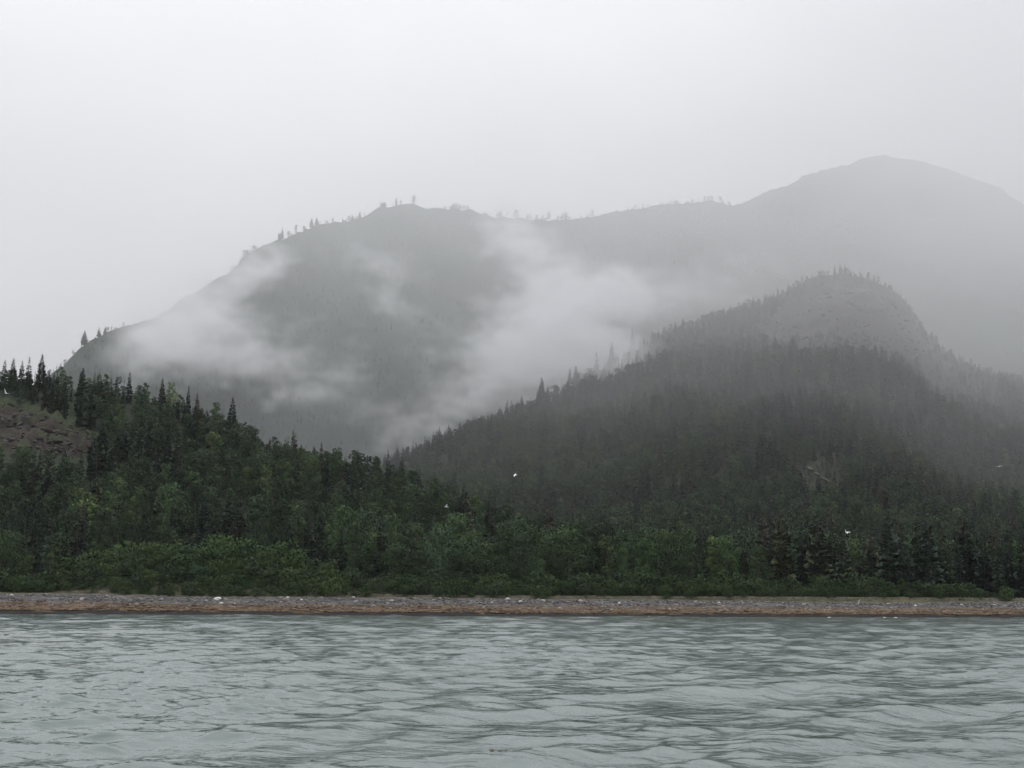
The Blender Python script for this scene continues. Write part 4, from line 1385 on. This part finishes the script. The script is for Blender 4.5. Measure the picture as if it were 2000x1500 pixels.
def volume_from(name, lo, hi, dens, label, color=(.98, .985, 1, 1)):
    """A fog volume filled from a 3-D array of densities (nx, ny, nz)."""
    nx, ny, nz_ = dens.shape
    pts = np.zeros((dens.size, 3), np.float32)
    o = mesh_obj(name, pts, np.zeros((0, 3), int))
    a = o.data.attributes.new('dens', 'FLOAT', 'POINT')
    a.data.foreach_set('value', (dens * 1e4).astype(np.float32).ravel())
    ng = bpy.data.node_groups.new(name, 'GeometryNodeTree')
    ng.interface.new_socket('Geometry', in_out='INPUT', socket_type='NodeSocketGeometry')
    ng.interface.new_socket('Geometry', in_out='OUTPUT', socket_type='NodeSocketGeometry')
    L = ng.links.new
    gi, go = ng.nodes.new('NodeGroupInput'), ng.nodes.new('NodeGroupOutput')
    vc = ng.nodes.new('GeometryNodeVolumeCube')
    vc.inputs['Min'].default_value = lo
    vc.inputs['Max'].default_value = hi
    vc.inputs['Resolution X'].default_value = nx
    vc.inputs['Resolution Y'].default_value = ny
    vc.inputs['Resolution Z'].default_value = nz_
    pos = ng.nodes.new('GeometryNodeInputPosition')
    s1 = ng.nodes.new('ShaderNodeVectorMath')
    s1.operation = 'SUBTRACT'
    s1.inputs[1].default_value = lo
    L(pos.outputs[0], s1.inputs[0])
    s2 = ng.nodes.new('ShaderNodeVectorMath')
    s2.operation = 'MULTIPLY'
    s2.inputs[1].default_value = [(n_ - 1) / (h_ - l_) for n_, h_, l_ in zip((nx, ny, nz_), hi, lo)]
    L(s1.outputs[0], s2.inputs[0])
    s3 = ng.nodes.new('ShaderNodeVectorMath')
    s3.operation = 'ADD'
    s3.inputs[1].default_value = (.5, .5, .5)
    L(s2.outputs[0], s3.inputs[0])
    s4 = ng.nodes.new('ShaderNodeVectorMath')
    s4.operation = 'FLOOR'
    L(s3.outputs[0], s4.inputs[0])
    dp = ng.nodes.new('ShaderNodeVectorMath')
    dp.operation = 'DOT_PRODUCT'
    dp.inputs[1].default_value = (ny * nz_, nz_, 1)
    L(s4.outputs[0], dp.inputs[0])
    na_ = ng.nodes.new('GeometryNodeInputNamedAttribute')
    na_.data_type = 'FLOAT'
    na_.inputs['Name'].default_value = 'dens'
    si = ng.nodes.new('GeometryNodeSampleIndex')
    si.data_type = 'FLOAT'
    si.domain = 'POINT'
    si.clamp = True
    L(gi.outputs[0], si.inputs['Geometry'])
    L(na_.outputs['Attribute'], si.inputs['Value'])
    L(dp.outputs['Value'], si.inputs['Index'])
    L(si.outputs[0], vc.inputs['Density'])
    sm = ng.nodes.new('GeometryNodeSetMaterial')
    L(vc.outputs[0], sm.inputs['Geometry'])
    mm = bpy.data.materials.new(name + '_air')
    mm.use_nodes = True
    t2 = mm.node_tree
    t2.nodes.clear()
    mo2 = t2.nodes.new('ShaderNodeOutputMaterial')
    p2 = t2.nodes.new('ShaderNodeVolumePrincipled')
    p2.inputs['Color'].default_value = color
    p2.inputs['Density'].default_value = 1e-4
    t2.links.new(p2.outputs[0], mo2.inputs['Volume'])
    sm.inputs['Material'].default_value = mm
    o.data.materials.append(mm)
    L(sm.outputs[0], go.inputs[0])
    md = o.modifiers.new('volume', 'NODES')
    md.node_group = ng
    tag(o, label, kind='stuff')
    return o


# cloud thickening with height around the mountain
lo, hi = (-1350, 330, 10), (1750, 3300, 1060)
shp = (90, 86, 64)
ax = [np.linspace(l, h_, n_) for l, h_, n_ in zip(lo, hi, shp)]
GX, GY_, GZ = np.meshgrid(*ax, indexing='ij')
nf = fft_noise(shp, 3.4, (1, 1, 1.5), 5)
q = .8e-4 + 1.55e-6 * np.clip(GZ, 0, 900)
q *= sstep(410, 640, GY_)
q += (1.1e-4 + .35e-6 * GZ) * sstep(-90, 120, GX) * sstep(520, 760, GY_) * sstep(1420, 1250, GY_) * sstep(480, 330, GZ)
q *= sstep(-1350, -1000, GX) * sstep(1750, 1500, GX) * sstep(3300, 3000, GY_) * sstep(1060, 1000, GZ)
topz = 640 + 300 * sstep(150, 700, GX)
q *= sstep(topz + 160, topz - 20, GZ)
q *= 1 + sstep(200, 900, GX) * sstep(250, 600, GZ) * .25
q *= 1 - .16 * sstep(1300, 1500, GY_)
q *= 1 - .36 * sstep(0, 220, GX) * sstep(1350, 1520, GY_) * sstep(620, 420, GZ)
q *= np.clip(1 + .33 * nf, .3, 2)
CLOUD = volume_from('low_cloud', lo, hi, q, 'pale low cloud resting on the mountain ridge and hiding its upper slopes')

# torn wisps of mist between the right slope and the mountain
lo, hi = (-560, 1000, 60), (420, 1620, 560)
shp = (172, 78, 100)
ax = [np.linspace(l, h_, n_) for l, h_, n_ in zip(lo, hi, shp)]
GX, GY_, GZ = np.meshgrid(*ax, indexing='ij')
qx, qy = project(GX, GY_, GZ)
n1 = fft_noise(shp, 2.9, (1, 1, 1), 11)
n2 = fft_noise(shp, 3.1, (1, 1, 1), 12)
n3 = fft_noise(shp, 3.1, (1, 1, 1), 13)
wx, wy = qx + n2 * 34, qy + n3 * 30
STROKES = [   # px, py, half length, half width, direction (degrees, up to the right positive), distance, strength
    (1090, 655, 125, 62, 22, 1240, 1.1), (1090, 640, 120, 60, 22, 1400, .6), (1030, 770, 110, 36, 24, 1150, .32), (985, 700, 95, 62, 25, 1330, .95), (1180, 630, 42, 60, -60, 1290, 1.0), (1290, 600, 110, 40, 10, 1330, .22), (1420, 560, 120, 40, 8, 1420, .2), (870, 755, 90, 45, 32, 1300, .75), (790, 825, 75, 32, 35, 1260, .6),
    (1120, 560, 75, 38, -40, 1400, .7), (1050, 480, 80, 30, -48, 1500, .45), (985, 440, 50, 24, -50, 1530, .42), (900, 660, 90, 30, 15, 1380, .45), (800, 615, 110, 24, -42, 1400, .42), (720, 540, 70, 18, -50, 1450, .22),
    (590, 735, 85, 42, -20, 1230, .55), (480, 700, 100, 40, -30, 1220, .55), (380, 690, 95, 40, -20, 1170, .65), (300, 690, 60, 42, 30, 1140, .6), (350, 625, 60, 30, -35, 1250, .5), (300, 620, 55, 26, 10, 1260, .22),
    (450, 570, 60, 26, 30, 1480, .6), (400, 560, 70, 24, 35, 1540, .4), (330, 600, 60, 24, 25, 1400, .25), (260, 680, 60, 40, 10, 1160, .6), (520, 740, 70, 34, -10, 1200, .5), (420, 590, 50, 22, -30, 1400, .4), (470, 520, 26, 22, 50, 1560, .6), (640, 700, 60, 30, -45, 1250, .35), (700, 760, 70, 40, -50, 1230, .4), (1215, 690, 38, 45, 60, 1210, .6),
]
d3 = np.zeros(shp)
for px, py, hl_, hw_, ang, D, st in STROKES:
    a = math.radians(-ang)
    ex, ey = wx - px, wy - py
    al = (ex * math.cos(a) + ey * math.sin(a)) / hl_
    pe = (-ex * math.sin(a) + ey * math.cos(a)) / hw_
    d3 += st * np.exp(-(al ** 2 + pe ** 2) * .9) * np.exp(-((GY_ - D) / 65) ** 2)
d3 *= np.clip(.68 + .9 * n1, .0, 3.0)
d3 = np.clip(d3 - .05, 0, None) * 2.5e-2
edge = np.ones(shp)
for ax_i, g_, l, h_ in ((0, GX, lo[0], hi[0]), (1, GY_, lo[1], hi[1]), (2, GZ, lo[2], hi[2])):
    edge *= sstep(l, l + 30, g_) * sstep(h_, h_ - 30, g_)
MIST = volume_from('mist', lo, hi, d3 * edge, 'torn white wisps of mist drifting across the dark mountain side')
print('trees', n, 'single', single.sum(), 'shrubs', len(sxs))
